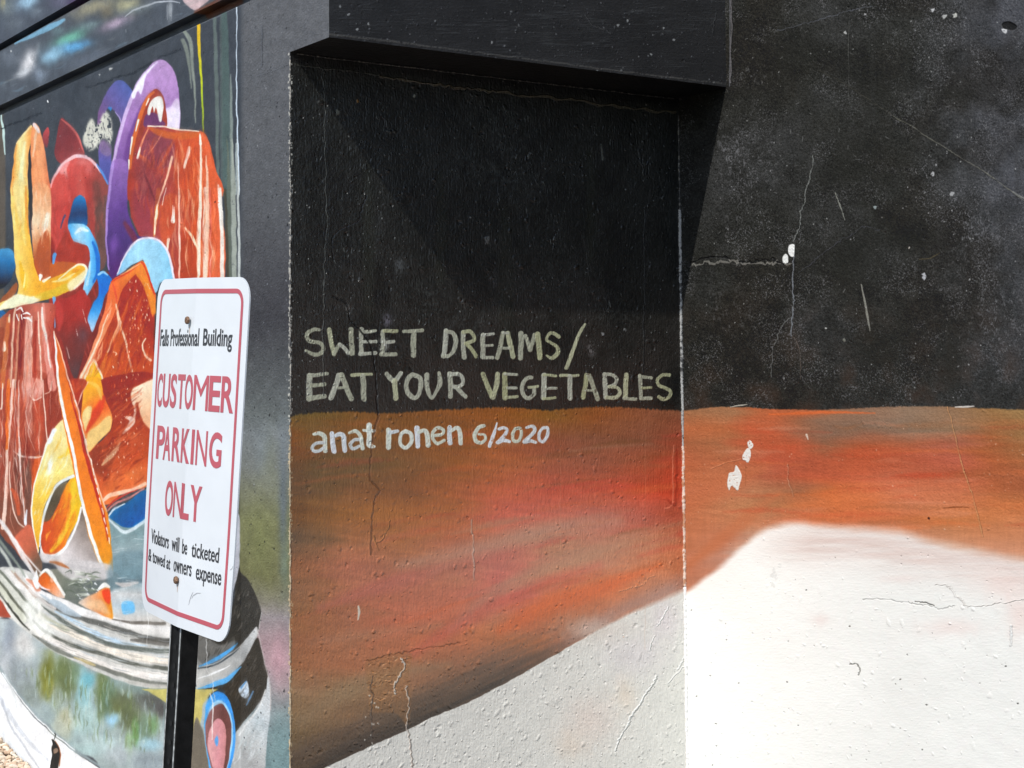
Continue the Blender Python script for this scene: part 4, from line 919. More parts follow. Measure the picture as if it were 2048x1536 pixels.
    S.stroke(B([(150,-60),(155,60),(170,240)]), [24,22,3], (246,212,142), f=5, a=.85)
    S.stroke(B([(205,-40),(212,120),(232,330)]), [3,4,3], (222,150,70), f=1.4, a=.8)
    # ---- indigo panel
    S.poly(B([(900,-240),(1015,-240),(1020,-60),(1020,120),(1055,250),(1105,350),(1180,362),(1065,430),(985,560),(945,650),(900,695),(872,640),(852,520),(846,300),(862,0)]), grad=(B([(960,-260)])[0], B([(960,600)])[0], [(150,112,174),(126,92,156),(104,72,138),(84,60,118),(88,54,112)]), f=1.4)
    S.stroke(B([(905,-240),(880,-60),(856,200),(852,400),(872,620)]), [6,5,4,3], (172,142,202), f=1, a=.9)
    S.blob(228, 490, 9, 22, (122,84,158), a=.8); S.blob(236, 545, 8, 18, (96,50,112), a=.8)
    S.stroke(B([(1000,250),(1070,360),(1100,440)]), [8,12,5], (126,54,62), f=3, a=.7)
    # ---- pale blue arch
    S.poly(B([(935,660),(990,540),(1040,450),(1110,385),(1190,365),(1262,385),(1322,455),(1362,560),(1395,710),(1290,722),(1250,800),(1222,770),(1190,650),(1155,560),(1130,545),(1050,592),(960,652)]), grad=(B([(950,0)])[0], B([(1390,0)])[0], [(136,190,222),(166,212,232),(156,204,226),(140,196,222)]), f=1)
    S.stroke(B([(940,648),(1000,512),(1080,402),(1190,368),(1290,402),(1352,515),(1395,700)]), [2,3,4,4,4.5,4,4], (236,224,232), f=1)
    # ---- orange ribbon arch
    S.poly(B([(640,1560),(700,1420),(770,1250),(860,1080),(925,890),(985,760),(1040,690),(1092,655),(1165,750),(1235,900),(1225,1200),(1210,1560)]), grad=(B([(760,1400)])[0], B([(1200,800)])[0], [(176,66,40),(186,80,44),(164,58,36),(170,60,36)]), f=1)
    S.poly(B([(600,1560),(690,1360),(760,1180),(830,960),(885,730),(960,665),(1060,602),(1130,548),(1172,590),(1202,700),(1245,830),(1225,1000),(1190,810),(1152,702),(1092,657),(1022,722),(962,820),(905,1000),(805,1210),(700,1440),(660,1560)]), grad=(B([(640,1500)])[0], B([(1200,600)])[0], [(236,170,130),(232,150,110),(226,120,76),(226,110,56),(232,140,56)]), f=1)
    S.stroke(B([(890,720),(990,660),(1070,610),(1130,560),(1160,600)]), [2,4,4,4,3], (206,62,34), f=1.2, a=.9)
    S.stroke(B([(1100,660),(1160,720),(1210,860),(1228,960)]), [6,12,14,10], (232,142,54), f=2, a=.9)
    S.stroke(B([(1150,570),(1190,680),(1235,810)]), [2,3,3], (206,60,36), f=1, a=.9)
    S.stroke(B([(905,740),(925,820),(930,880)]), [3,4,2], (216,86,60), f=1, a=.8)
    S.stroke(B([(640,1500),(720,1340),(800,1160),(860,980)]), [4,4,3,2], (250,226,200), f=1.3, a=.85)
    S.stroke(B([(925,900),(950,1000),(955,1075),(900,1180),(860,1280)]), [3,6,9,4,3], (240,200,168), f=1.4, a=.95)
    S.stroke(B([(955,1060),(1000,1170),(1030,1320),(1062,1480)]), [5,4,4,6], (240,206,176), f=1.2, a=.95)
    S.poly(B([(960,1130),(1000,1220),(1045,1560),(800,1560),(880,1300)]), (196,92,44), f=2.4, a=.8)
    S.stroke(B([(860,1290),(820,1400),(790,1520)]), [4,10,6], (226,130,60), f=2.4, a=.7)
    S.poly(B([(1060,1500),(1080,1460),(1150,1530),(1190,1480),(1190,1560),(1060,1600)]), (240,212,186), f=2)
    S.stroke(B([(1165,1170),(1142,1230),(1168,1310),(1205,1345)]), [2,3,4,5], (240,212,186), f=1)
    S.poly(B([(640,1570),(700,1440),(745,1345),(790,1430),(840,1570)]), (232,178,40), f=1)
    S.stroke(B([(650,1560),(700,1440),(745,1345),(795,1430),(840,1560)]), [3,4,5,4,3], (250,226,196), f=1.2)
    S.hatch(B([(930,900),(1090,680),(1210,900),(1190,1520),(720,1520)]), (-.35,1), [(206,92,50),(150,50,34),(226,124,66),(188,74,44),(134,46,34)], 90, L=(14,60), w=(1.5,6), a=(.25,.55), seed=9)
    S.hatch(B([(640,1540),(780,1250),(880,800),(930,860),(800,1300),(700,1530)]), (-.42,1), [(246,196,160),(226,120,78),(240,160,110)], 34, L=(14,50), w=(1.2,4), a=(.3,.6), seed=10)
    S.stroke(B([(960,660),(1060,612),(1125,565)]), [1,3,1.6], (248,190,130), f=1, a=.9)
    # ---- dark red centre
    S.poly(B([(440,880),(560,840),(660,780),(700,830),(730,880),(700,1010),(720,1100),(700,1200),(650,1360),(610,1500),(560,1420),(500,1200),(450,1100)]), grad=(B([(0,820)])[0], B([(0,1450)])[0], [(172,58,52),(160,58,50),(124,58,52),(96,66,66)]), f=1.4)
    S.blob(165, 670, 14, 18, (104,72,76), a=.8)
    S.stroke(B([(465,900),(480,1000),(470,1100)]), [12,14,6], (196,70,62), f=3, a=.8)
    for x0, y0, x1, y1 in ((530,1240,555,1330),(610,1100,620,1150),(660,940,690,1050)):
        S.stroke(B([(x0, y0), (x1, y1)]), 1.6, (214,190,180), f=.8, a=.7, dry=.3)
    # ---- lower-left glass body of clear red pieces (crop B low / crop C)
    S.poly(B([(-30,1090),(60,960),(120,925),(250,895),(440,905),(425,1080),(460,1300),(500,1560),(-30,1560)]), grad=(B([(0,0)])[0], B([(450,0)])[0], [(176,104,72),(150,60,46),(176,92,76),(206,120,100),(176,72,56)]), f=1)
    S.poly(Cc([(-30,-40),(470,-40),(505,280),(405,440),(335,600),(262,900),(268,1180),(300,1340),(330,1440),(230,1440),(120,1330),(-30,1050)]), grad=(Cc([(0,0)])[0], Cc([(0,1400)])[0], [(176,84,64),(168,78,58),(150,76,60),(132,84,68),(160,84,62)]), f=1.2)
    S.poly(Cc([(330,-20),(450,-20),(500,270),(420,370),(370,420),(350,200)]), (150,66,50), f=2.4, a=.8)
    S.poly(Cc([(270,600),(330,590),(300,760),(258,940),(262,1100),(240,900)]), (216,100,50), f=2.4, a=.9)
    S.poly(Cc([(120,560),(230,590),(250,760),(240,1000),(150,900),(110,700)]), (116,80,68), f=4, a=.8)
    for P, w, c, a in (([(120,930),(100,1200),(85,1560)], [4,4,4], (230,196,170), .9), ([(185,960),(165,1200),(140,1560)], [8,10,8], (120,38,32), .8), ([(155,980),(140,1200),(120,1560)], [3,4,5], (206,150,120), .8), ([(228,1020),(222,1250),(210,1560)], [10,14,15], (220,168,150), .9), ([(250,1000),(255,1300),(250,1560)], [3,3,3], (240,214,200), .8), ([(305,960),(318,1200),(335,1560)], [2,3,3], (250,226,206), .9), ([(345,900),(352,1080),(380,1300),(420,1560)], [5,9,12,16], (226,150,134), .9), ([(335,930),(345,1060),(372,1180),(405,1400)], [3,6,4,3], (250,236,226), .9), ([(285,1040),(275,1300),(272,1560)], [7,8,8], (160,58,44), .85), ([(70,1010),(45,1250),(20,1560)], [8,10,8], (206,120,66), .7), ([(40,1200),(30,1260)], [4,8], (246,236,214), .9), ([(80,980),(72,1040)], [3,4], (236,226,196), .8), ([(15,1100),(0,1400)], [10,10], (140,60,40), .6)):
        S.stroke(B(P), w, c, f=1.4, a=a, dry=.04)
    for P in ([(128,945),(165,930),(185,960)], [(135,980),(150,1030)], [(185,980),(215,970),(238,985)], [(190,1010),(225,1015),(250,1035)], [(172,985),(178,1020)]):
        S.stroke(B(P), [2,4,2], (248,240,234), f=.8)
    for P, w, c, a in (([(108,-30),(92,200),(62,500),(50,800),(25,1150)], [5,5,5,6,8], (236,206,190), .95), ([(70,-30),(62,200),(56,520)], [6,8,5], (222,112,46), .95), ([(128,-30),(118,300),(130,540)], [2,2,2], (206,180,170), .7), ([(152,-30),(150,300),(158,560),(172,800),(205,1130)], [2,2,4,2.5,3], (232,214,206), .95), ([(345,-30),(352,150),(378,420),(385,440)], [2.4,2.4,2.4,4], (240,214,196), .9), ([(160,575),(250,588),(332,578)], [2,5,2], (232,216,206), .9), ([(112,540),(165,580)], [2,4], (232,216,206), .8), ([(78,620),(78,800),(105,1000),(150,1110),(225,1160),(262,1165)], [2.5,2.5,3,3,3.4,1.5], (226,196,180), .95), ([(120,590),(140,660)], [3,2], (236,226,216), .8), ([(-10,190),(15,185),(22,0)], [3,3,2], (236,226,210), .9), ([(245,90),(280,130),(330,105)], [3,4,3], (240,226,214), .95), ([(360,80),(400,60),(415,-20)], [2,2,2], (240,206,186), .8), ([(212,1010),(205,1120)], [3,5], (226,230,236), .95), ([(-10,560),(10,580)], [4,3], (220,214,206), .8), ([(90,840),(130,900),(150,1040)], [5,10,6], (196,92,60), .8), ([(200,620),(230,760),(235,900)], [8,10,6], (120,84,74), .7)):
        S.stroke(Cc(P), w, c, f=1.1, a=a)
    S.poly(Cc([(180,-30),(340,-30),(332,100),(282,128),(242,98),(200,180)]), grad=(Cc([(0,-30)])[0], Cc([(0,160)])[0], [(222,158,140),(226,172,158),(196,110,90)]), f=2.4, a=.85)
    S.stroke(Cc([(230,130),(225,300),(232,420)]), [10,12,4], (196,128,112), f=3, a=.7)
    S.stroke(Cc([(300,180),(320,380),(300,520)]), [12,16,8], (196,84,56), f=4, a=.7)
    RD = [(214,140,118),(128,48,40),(190,88,66),(236,196,176),(156,66,52),(222,120,84)]
    S.hatch(B([(-20,1100),(120,940),(430,920),(450,1300),(490,1536),(500,1800),(390,1960),(300,2500),(240,2600),(-20,2400)]), (-.04,1), RD, 170, L=(20,90), w=(1,5), a=(.2,.5), seed=11)
    S.hatch(Cc([(-20,60),(300,60),(330,560),(250,1100),(120,1200),(-20,900)]), (.08,1), [(240,214,200),(206,150,130)], 34, L=(20,80), w=(.8,2.2), a=(.35,.8), f=.8, seed=12)
    # ---- liquid at right of the stick
    S.poly(Cc([(855,1060),(1200,820),(1400,700),(1820,700),(1820,1560),(900,1560),(888,1300)]), grad=(Cc([(0,1000)])[0], Cc([(0,1536)])[0], [(140,158,160),(128,150,152),(150,166,168),(120,144,150)]), f=1.4, sm=False)
    for i in range(46):
        g = random.Random(500 + i); x = g.uniform(890, 1180); y = g.uniform(1180, 1560)
        S.stroke(Cc([(x, y), (x + g.uniform(30, 110), y - g.uniform(-16, 26))]), [1, g.uniform(2, 5), 1], g.choice([(196,206,206),(96,116,120),(160,176,176),(222,226,226),(110,136,146)]), f=1.4, a=.6)
    # ---- brown-red wedge
    S.poly(Cc([(820,-40),(1300,-40),(1300,700),(1150,832),(1000,852),(860,965),(800,900),(720,650),(700,560),(880,380),(892,240),(830,90)]), grad=(Cc([(850,0)])[0], Cc([(1050,900)])[0], [(152,56,38),(156,62,42),(170,72,46),(196,90,52),(226,124,72)]), f=1.2)
    S.poly(Cc([(700,560),(860,480),(960,520),(900,640),(860,760),(760,700)]), (140,66,48), f=4, a=.7)
    S.blob(262, 880, 30, 14, (206,100,62), a=.6, ang=-20); S.blob(258, 952, 34, 12, (232,126,70), a=.8, ang=-25); S.blob(225, 985, 18, 12, (220,110,56), a=.7, ang=-25)
    S.poly(Cc([(1045,70),(1085,20),(1200,-30),(1300,-30),(1300,400),(1180,340),(1130,260),(1100,150),(1062,170)]), grad=(Cc([(1050,50)])[0], Cc([(1180,300)])[0], [(240,214,186),(236,196,160),(232,180,140)]), f=2)
    S.stroke(Cc([(1015,265),(1060,290),(1030,340),(985,395)]), [5,11,8,3], (236,212,196), f=1.6, a=.9)
    S.stroke(Cc([(1060,130),(1080,200),(1070,290)]), [4,5,5], (232,200,180), f=1.4, a=.7)
    S.stroke(Cc([(965,475),(900,560),(850,610),(820,645)]), [3,9,8,3], (222,180,140), f=1.8, a=.9)
    S.stroke(Cc([(815,945),(880,890),(960,866),(1060,845),(1160,800)]), [5,8,8,7,7], (244,200,172), f=1.5, a=.95)
    S.stroke(Cc([(850,990),(930,920),(1010,878),(1100,845)]), [2,4,3,2], (206,66,50), f=1, a=.9)
    S.stroke(Cc([(860,1010),(930,950),(1040,905),(1150,840)]), [3,4,4,3], (236,150,140), f=1.2, a=.8)
    S.poly(Cc([(868,1052),(900,1002),(1030,935),(1150,850),(1200,900),(1160,1080),(1080,1142),(990,1142),(920,1102)]), grad=(Cc([(900,950)])[0], Cc([(1050,1140)])[0], [(60,120,164),(34,96,148),(24,96,164)]), f=1.1)
    S.stroke(Cc([(870,1080),(930,1140),(1000,1185),(1080,1150),(1180,1080)]), [3,5,7,7,6], (216,226,228), f=1.4, a=.9)
    S.stroke(Cc([(870,1050),(915,1000),(1000,955)]), [3,4,2], (226,232,236), f=1)
    S.hatch(Cc([(830,20),(1180,20),(1160,760),(880,900),(730,640),(890,380)]), (.9,-.75), [(206,96,56),(136,52,40),(188,78,50),(226,128,84),(120,46,36)], 120, L=(12,46), w=(1.5,6), a=(.22,.5), seed=13)
    # ---- amber block
    S.poly(Cc([(690,-40),(800,-40),(832,100),(892,250),(880,372),(800,450),(708,545),(680,430),(652,330),(650,200),(662,100)]), grad=(Cc([(680,0)])[0], Cc([(880,300)])[0], [(236,166,40),(238,160,56),(222,100,50),(232,150,80)]), f=1)
    S.poly(Cc([(700,400),(780,330),(860,260),(888,280),(878,370),(800,448),(712,535)]), (238,198,128), f=2, a=.95)
    S.stroke(Cc([(830,110),(780,220),(690,380)]), [8,16,5], (212,74,44), f=2.4, a=.9)
    S.poly(Cc([(660,240),(700,180),(740,200),(700,330),(680,370)]), (246,214,150), f=2, a=.9)
    S.stroke(Cc([(700,-20),(780,20),(810,120)]), [4,8,4], (246,186,90), f=2, a=.8)
    S.stroke(Cc([(700,-20),(660,60),(615,170)]), [2,3,4], (230,180,160), f=1)
    S.poly(Cc([(540,-30),(690,-30),(640,100),(615,180),(580,100)]), (170,64,44), f=1.5, a=.9)
    S.stroke(Cc([(580,-20),(600,60),(640,20)]), [4,6,4], (206,90,56), f=2, a=.7)
    # ---- yellow crescent and orange scoop
    S.poly(Cc([(650,980),(700,1080),(760,1240),(830,1460),(560,1440),(350,1400),(328,1290),(420,1340),(560,1210)]), grad=(Cc([(380,1380)])[0], Cc([(700,1100)])[0], [(226,220,216),(206,198,196),(170,158,152),(132,116,104)]), f=1.4)
    S.poly(Cc([(335,1120),(400,1082),(450,992),(500,872),(540,790),(600,735),(642,850),(652,960),(622,1080),(562,1200),(500,1312),(420,1362),(348,1345),(325,1250)]), grad=(Cc([(350,0)])[0], Cc([(650,0)])[0], [(196,82,40),(210,96,44),(222,120,40),(242,176,36),(244,196,60)]), f=1)
    S.stroke(Cc([(590,800),(585,950),(545,1100),(480,1250),(410,1335)]), [10,12,10,9,6], (246,196,60), f=2.4, a=.85)
    S.stroke(Cc([(560,880),(545,1010),(500,1150)]), [6,9,5], (226,120,40), f=2.4, a=.7)
    S.stroke(Cc([(652,990),(600,1160),(520,1310),(420,1375),(340,1365)]), [4,4,5,6,4], (246,240,234), f=1.1)
    S.poly(Cc([(348,1095),(362,985),(420,868),(500,795),(535,790),(490,890),(445,995),(400,1085)]), grad=(Cc([(360,1090)])[0], Cc([(520,800)])[0], [(112,92,72),(92,82,66),(116,104,84)]), f=1)
    S.poly(Cc([(512,285),(420,375),(380,480),(330,620),(280,780),(255,950),(260,1130),(298,1340),(312,1300),(332,1140),(352,1000),(402,880),(462,790),(560,735),(610,730),(605,600),(570,520),(540,400)]), grad=(Cc([(0,300)])[0], Cc([(0,1340)])[0], [(244,220,160),(240,212,140),(242,214,130),(240,196,84),(236,184,72),(230,170,50)]), f=1)
    S.stroke(Cc([(565,510),(530,560),(470,590)]), [10,8,3], (238,192,54), f=2, a=.8)
    S.blob(100, 932, 7, 20, (246,244,246), a=1, ang=6)
    S.stroke(Cc([(440,370),(380,480),(330,620),(280,780),(254,950),(262,1130),(302,1345)]), [8,5,3,2.5,3,3,3], (246,236,220), f=1)
    S.stroke(Cc([(430,370),(412,430),(395,470)]), [6,9,5], (232,236,240), f=1.5, a=.9, dry=.1)
    S.stroke(Cc([(316,1300),(338,1130),(366,1000),(425,858),(500,775),(590,735)]), [3,4,5,5,6,6], (224,228,224), f=1.1)
    S.hatch(Cc([(420,400),(510,310),(590,700),(470,760),(350,1000),(300,1300),(262,1100),(290,760)]), (-.45,1), [(250,230,170),(232,178,66),(252,240,210)], 40, L=(12,50), w=(1.5,5), a=(.3,.6), seed=14)
    S.hatch(Cc([(420,1080),(540,820),(640,860),(600,1120),(420,1330),(350,1300)]), (-.5,1), [(236,140,60),(196,76,36),(246,190,80)], 30, L=(10,36), w=(1.5,5), a=(.3,.6), seed=15)
    # ---- long orange stick
    ST = [(430,710-768+384+0)]
    S.poly([(107,661),(112,700),(114,768),(124,830),(140,908),(160,993),(175,1063),(195,1118),(215,1160),(222,1171),(227,1160),(227,1140),(223,1093),(218,1043),(212,1018),(196,978),(180,928),(165,873),(155,823),(137,768),(122,700)], grad=((110,700),(225,1150),[(214,104,48),(226,122,44),(232,130,50),(230,128,46),(226,140,44),(228,156,48)]), f=1)
    S.stroke([(108,662),(112,705),(117,768),(130,838),(147,908),(164,1000),(182,1070),(204,1130),(221,1170)], [2,4,5,6,6,6,7,6,3], (246,240,232), f=1)
    S.stroke([(108,662),(125,715),(140,768),(157,823),(168,873),(183,928),(198,978),(213,1022)], [2,2.5,3,3,3,3,3,2], (240,196,170), f=.9, a=.9)
    S.stroke([(140,785),(158,850),(172,910),(190,975),(208,1035),(215,1080)], [2,5,6,6,6,2], (176,52,38), f=1.2, a=.9)
    for i in range(15):
        t = i / 14; x = 150 + 66 * t ** .93; y = 800 + 275 * t
        if i % 2 == 0 or i > 5:
            S.stroke([(x + 1, y), (x + 4, y + 12)], [2.4, 1.4], (246,226,210), f=.7)
    # ---- droplets on the wedges
    g = random.Random(44)
    for i in range(210):
        if i < 90: x, y = g.uniform(250, 300), g.uniform(560, 700)
        elif i < 170: x, y = g.uniform(185, 285), g.uniform(770, 960)
        else: x, y = g.uniform(215, 300), g.uniform(700, 790)
        if i < 90 and x < 250 + (y < 640) * 8 - 0: continue
        if i >= 90 and x < 222 and y < 890: continue
        r = g.uniform(.6, 2.0)
        S.stroke([(x, y), (x + g.uniform(-1, 1.5), y + r * 1.6)], [r, r * 1.3], g.choice([(250,226,206),(246,190,160),(222,110,70)]), f=.6, a=g.uniform(.5, .95), wob=False)
    # ---- jar foot: liquid texture
    S.poly(D([(300,-40),(900,-40),(930,120),(920,340),(760,320),(600,230),(420,120)]), grad=(D([(350,0)])[0], D([(900,200)])[0], [(150,146,132),(120,124,112),(104,110,108),(112,120,120)]), f=2)
    S.poly(Cc([(330,1350),(560,1400),(820,1430),(900,1470),(870,1560),(560,1560),(420,1440),(340,1420)]), (206,200,198), f=3, a=.9)
    S.stroke(Cc([(400,1420),(480,1440),(550,1475)]), [3,7,2], (176,106,60), f=2, a=.9)
    for i in range(44):
        g2 = random.Random(900 + i); x = g2.uniform(470, 720); y = g2.uniform(-40, 170)
        if x < 470 + (y + 40) * .25: continue
        S.stroke(D([(x, y), (x + g2.uniform(20, 50), y - g2.uniform(-14, 20)), (x + g2.uniform(50, 90), y + g2.uniform(-6, 16))]), [1, g2.uniform(2, 4.4), 1], g2.choice([(206,210,196),(166,172,152),(90,98,86),(130,138,120),(222,222,212)]), f=1, a=.75)
    for x, y in ((670,90),(690,105),(740,95),(760,60),(780,110),(640,175),(700,140),(720,165),(660,185),(620,150),(640,30),(705,25),(770,130)):
        S.stroke(D([(x, y), (x + 14, y + 10)]), [3, 1.4], (228,230,230), f=.8, a=.9)
    S.poly(Cc([(905,1380),(1180,1330),(1400,1330),(1400,1700),(905,1700)]), (118,142,150), f=6, a=.7)
    S.poly(D([(905,110),(1400,60),(1400,400),(905,330)]), grad=(D([(0,60)])[0], D([(0,340)])[0], [(150,166,170),(196,196,194),(184,194,198),(204,200,194)]), f=4)
    S.stroke(D([(930,60),(1000,70),(1100,50)]), [4,9,4], (206,196,190), f=2, a=.8)
    S.poly(D([(975,215),(1060,205),(1075,290),(990,300)]), (116,184,224), f=2)
    for i in range(16):
        g2 = random.Random(950 + i); x = g2.uniform(915, 1120); y = g2.uniform(0, 320)
        S.stroke(D([(x, y), (x + g2.uniform(20, 70), y - g2.uniform(-10, 16))]), [1, g2.uniform(1.5, 3), 1], (226,230,230), f=1, a=.6)
    # ---- glass foot base tones
    S.poly([(-120, 1210), (0, 1236), (30, 1240), (62, 1262), (110, 1300), (165, 1330), (215, 1352), (275, 1370), (335, 1377), (400, 1372), (440, 1360), (470, 1376), (500, 1420), (505, 1460), (500, 1560), (505, 1700), (220, 1700), (200, 1536), (150, 1502), (108, 1468), (70, 1432), (40, 1400), (0, 1342), (-120, 1180)], grad=((40,1300),(330,1500),[(176,184,184),(160,172,172),(150,168,168),(158,170,168),(166,176,176)]), f=2)
    for cx, cy, rx, ry, cc, a, dr in ((20,1290,16,50,(150,158,168),.8,.1),(12,1340,12,40,(196,198,200),.7,.1),(48,1290,22,34,(214,212,208),.9,0),(36,1350,26,40,(150,158,160),.8,.1),(60,1390,20,30,(136,146,140),.7,.1),(96,1350,18,42,(122,124,56),.95,.06),(98,1378,12,24,(140,140,70),.8,.1),(124,1340,20,30,(116,128,88),.9,0),(136,1366,22,30,(112,122,84),.9,.06),(150,1352,12,26,(120,140,110),.7,0),(168,1388,16,46,(150,190,194),.95,0),(176,1360,14,14,(128,186,196),.9,0),(170,1440,34,30,(172,196,192),.9,0),(130,1440,18,30,(190,188,160),.85,.05),(118,1460,20,24,(180,186,172),.7,0),(112,1400,14,26,(150,160,140),.6,.1),(205,1385,14,50,(112,124,82),.9,.05),(222,1400,22,34,(106,130,104),.85,.05),(250,1410,30,36,(110,116,90),.9,0),(262,1440,24,30,(104,112,84),.9,.06),(232,1425,12,26,(110,116,80),.8,.1),(300,1400,30,22,(104,106,100),.9,0),(285,1375,50,12,(134,150,144),.7,0),(322,1420,16,18,(96,94,92),.9,0),(272,1466,8,26,(120,164,100),.95,.06),(304,1452,14,20,(124,156,112),.9,.06),(258,1490,8,30,(150,180,130),.7,.1),(290,1460,16,30,(120,140,116),.7,.05),(225,1440,14,14,(158,196,216),.9,.05),(300,1490,24,14,(164,196,206),.85,0),(200,1490,40,20,(186,204,202),.8,0),(240,1510,30,20,(176,184,186),.8,.05),(300,1525,40,20,(150,160,164),.8,.05),(170,1500,30,12,(170,192,190),.7,0)):
        S.blob(cx, cy, rx, ry, cc, a=min(1, a + .1), p=3); S.blob(cx + 2, cy - 3, rx * .6, ry * .7, [v * .93 for v in cc], a=.5, dry=.35)
    for i in range(120):
        g2 = random.Random(1100 + i); x = g2.uniform(10, 325); y = g2.uniform(1300, 1530)
        if y > 1395 + x * .62 or y < 1262 + x * .36: continue
        S.stroke([(x, y), (x + g2.uniform(-2, 4), y + g2.uniform(8, 26))], [.8, g2.uniform(1.5, 4), .8], g2.choice([(196,204,196),(130,140,110),(170,186,186),(150,160,156),(206,206,190)]), f=1.3, a=.4)
    # outside the glass: white ground with soft grey shade lines painted
    S.poly([(-120,1180),(0,1342),(40,1402),(70,1436),(108,1472),(150,1505),(200,1538),(240,1560),(240,1800),(-120,1800)], (238,238,236), f=1.2, sm=False)
    S.stroke([(-10,1318),(20,1366),(50,1404),(90,1446),(130,1484),(180,1520),(240,1556)], [5,5,6,6,5,5,5], (150,162,164), f=1.8, a=.85)
    S.stroke([(5,1345),(40,1397),(75,1436),(110,1469),(150,1500)], [2,2.4,2.4,2,2], (250,250,250), f=.8, a=.9)
    for P, w, c, a in (([(-10,1380),(20,1430),(50,1475),(95,1520)], [9,9,8,5], (198,202,208), .85), ([(4,1400),(22,1452),(60,1510),(80,1540)], [3,4,4,3], (176,180,188), .8), ([(0,1460),(30,1500),(60,1536)], [12,14,10], (226,230,238), .9), ([(10,1350),(24,1380),(34,1420)], [6,5,3], (206,210,210), .7)):
        S.stroke(P, w, c, f=2.2, a=a, dry=.08)
    # ---- threaded rings
    W1, W2, K1, K2 = (234,230,226), (238,226,210), (98,98,94), (120,126,116)
    S.poly(D([(-60,-40),(230,-40),(330,120),(500,200),(700,300),(900,345),(1130,400),(1400,430),(1640,420),(1700,640),(1500,880),(1330,900),(1100,880),(850,800),(650,710),(420,600),(250,470),(60,330),(-60,330)]), (206,204,198), f=1.6)
    for P, w, c, a in (
        ([(150,70),(330,150),(500,215),(700,300),(900,350),(1130,408),(1400,436)], [14,16,17,15,13,14,14], W1, .95),
        ([(300,170),(480,272),(640,335),(760,372),(1000,440),(1200,500),(1400,520)], [2,12,9,11,10,9,10], K1, .95),
        ([(330,150),(450,222),(560,290),(640,320)], [4,14,14,4], (176,188,196), .9),
        ([(900,346),(1050,372),(1160,378),(1320,380)], [2,6,7,6], (104,98,90), .9),
        ([(1000,400),(1150,440),(1400,466)], [6,14,16], (224,220,214), .85),
        ([(440,285),(560,345),(700,425),(860,500),(1000,540),(1180,556)], [3,7,9,9,6,2], (188,210,226), .95),
        ([(330,235),(450,325),(560,400),(720,480),(900,552),(1150,590),(1400,606)], [2,7,9,10,9,10,11], (98,104,98), .95),
        ([(1050,510),(1200,520),(1400,540)], [5,12,14], (92,88,82), .8),
        ([(300,300),(430,390),(560,450),(700,520),(900,600),(1150,660),(1400,690)], [10,12,12,12,13,14,14], W2, .95),
        ([(320,290),(400,360),(520,420),(560,440)], [3,9,10,3], (176,178,158), .8),
        ([(265,350),(350,440),(470,505),(600,560),(850,635),(1050,700),(1400,748)], [2,8,7,9,8,7,8], (92,94,86), .95),
        ([(230,390),(330,470),(440,530),(560,600),(700,665),(850,728),(1100,786),(1400,800)], [10,13,14,14,15,15,15,14], (238,230,222), .95),
        ([(260,465),(400,560),(520,625),(660,672),(820,740),(1000,800),(1200,850),(1400,868)], [2,9,8,6,8,9,8,6], (112,114,106), .9),
        ([(600,655),(700,690),(760,715)], [3,7,3], (206,184,130), .8),
        ([(1000,840),(1150,868),(1330,880)], [4,7,7], (186,182,174), .8)):
        S.stroke(D(P), w, c, f=1.6, a=a, dry=.03)
    g = random.Random(71)
    for i in range(150):
        x = g.uniform(300, 1350); t = (x - 300) / 1050
        y = 190 + 330 * t ** .75 + g.uniform(0, 330)
        S.stroke(D([(x, y), (x + 60, y + 60 * (.55 - .42 * t)), (x + 130, y + 120 * (.50 - .42 * t))]), [.8, g.uniform(1, 3), .8], g.choice([(226,224,218),(150,152,148),(190,190,184),(236,226,214),(120,120,114),(196,206,214)]), f=1.0, a=.5)
    # upper-left converging lines of the thread
    for P, w, c in (([(-20,-30),(80,100),(180,220),(260,300)], 14, (214,214,202)), ([(0,-40),(110,80),(200,190),(300,290)], 5, (112,116,104)), ([(60,-40),(150,60),(250,180),(330,260)], 9, (226,222,216)), ([(-20,30),(60,130),(150,250),(220,330)], 6, (96,98,84)), ([(-20,70),(60,180),(130,270),(200,350)], 10, (206,206,188)), ([(-20,120),(60,230),(130,320),(205,405)], 4, (82,82,72)), ([(-20,150),(70,280),(130,350),(200,410)], 7, (222,220,212)), ([(60,220),(120,310),(180,375),(235,428)], 3.4, (70,70,62)), ([(200,0),(280,90),(400,170)], 8, (236,232,230)), ([(100,-40),(160,30),(230,110),(290,170)], 5, (176,150,132)), ([(230,110),(330,190),(440,260)], 5, (214,206,200))):
        S.stroke(D(P), w, c, f=1.4, a=.9, dry=.03)
    S.poly(D([(190,240),(280,180),(360,330),(420,480),(300,470),(220,400)]), (234,234,226), f=7, a=.75)
    S.poly(D([(-20,180),(20,215),(60,290),(82,330),(-20,310)]), (172,84,64), f=1.4)
    S.poly(Cc([(240,1130),(300,1340),(340,1440),(310,1520),(250,1480),(170,1340),(120,1230)]), grad=(Cc([(150,1250)])[0], Cc([(320,1400)])[0], [(206,110,84),(186,104,78),(116,92,76)]), f=1.6)
    S.poly(D([(210,20),(300,50),(330,110),(290,120),(250,70)]), (212,128,96), f=2.4, a=.8)
    S.poly(D([(275,-10),(292,-50),(302,-10),(320,80),(290,100),(262,40)]), (240,240,236), f=1.4)
    for P, w in (([(-20,1080),(40,1140),(110,1260),(190,1390),(280,1530)], [7,8,8,8,6]), ([(20,1130),(120,1250),(220,1390),(330,1510)], [3,5,4,3])):
        S.stroke(Cc(P), w, (232,226,222), f=1.6, a=.9)
    S.stroke(Cc([(-10,1240),(60,1340),(140,1440),(200,1540)]), [5,6,5,3], (150,158,146), f=2, a=.8)
    S.stroke(Cc([(-10,1300),(60,1400),(110,1500)]), [6,6,5], (206,210,200), f=2, a=.85)
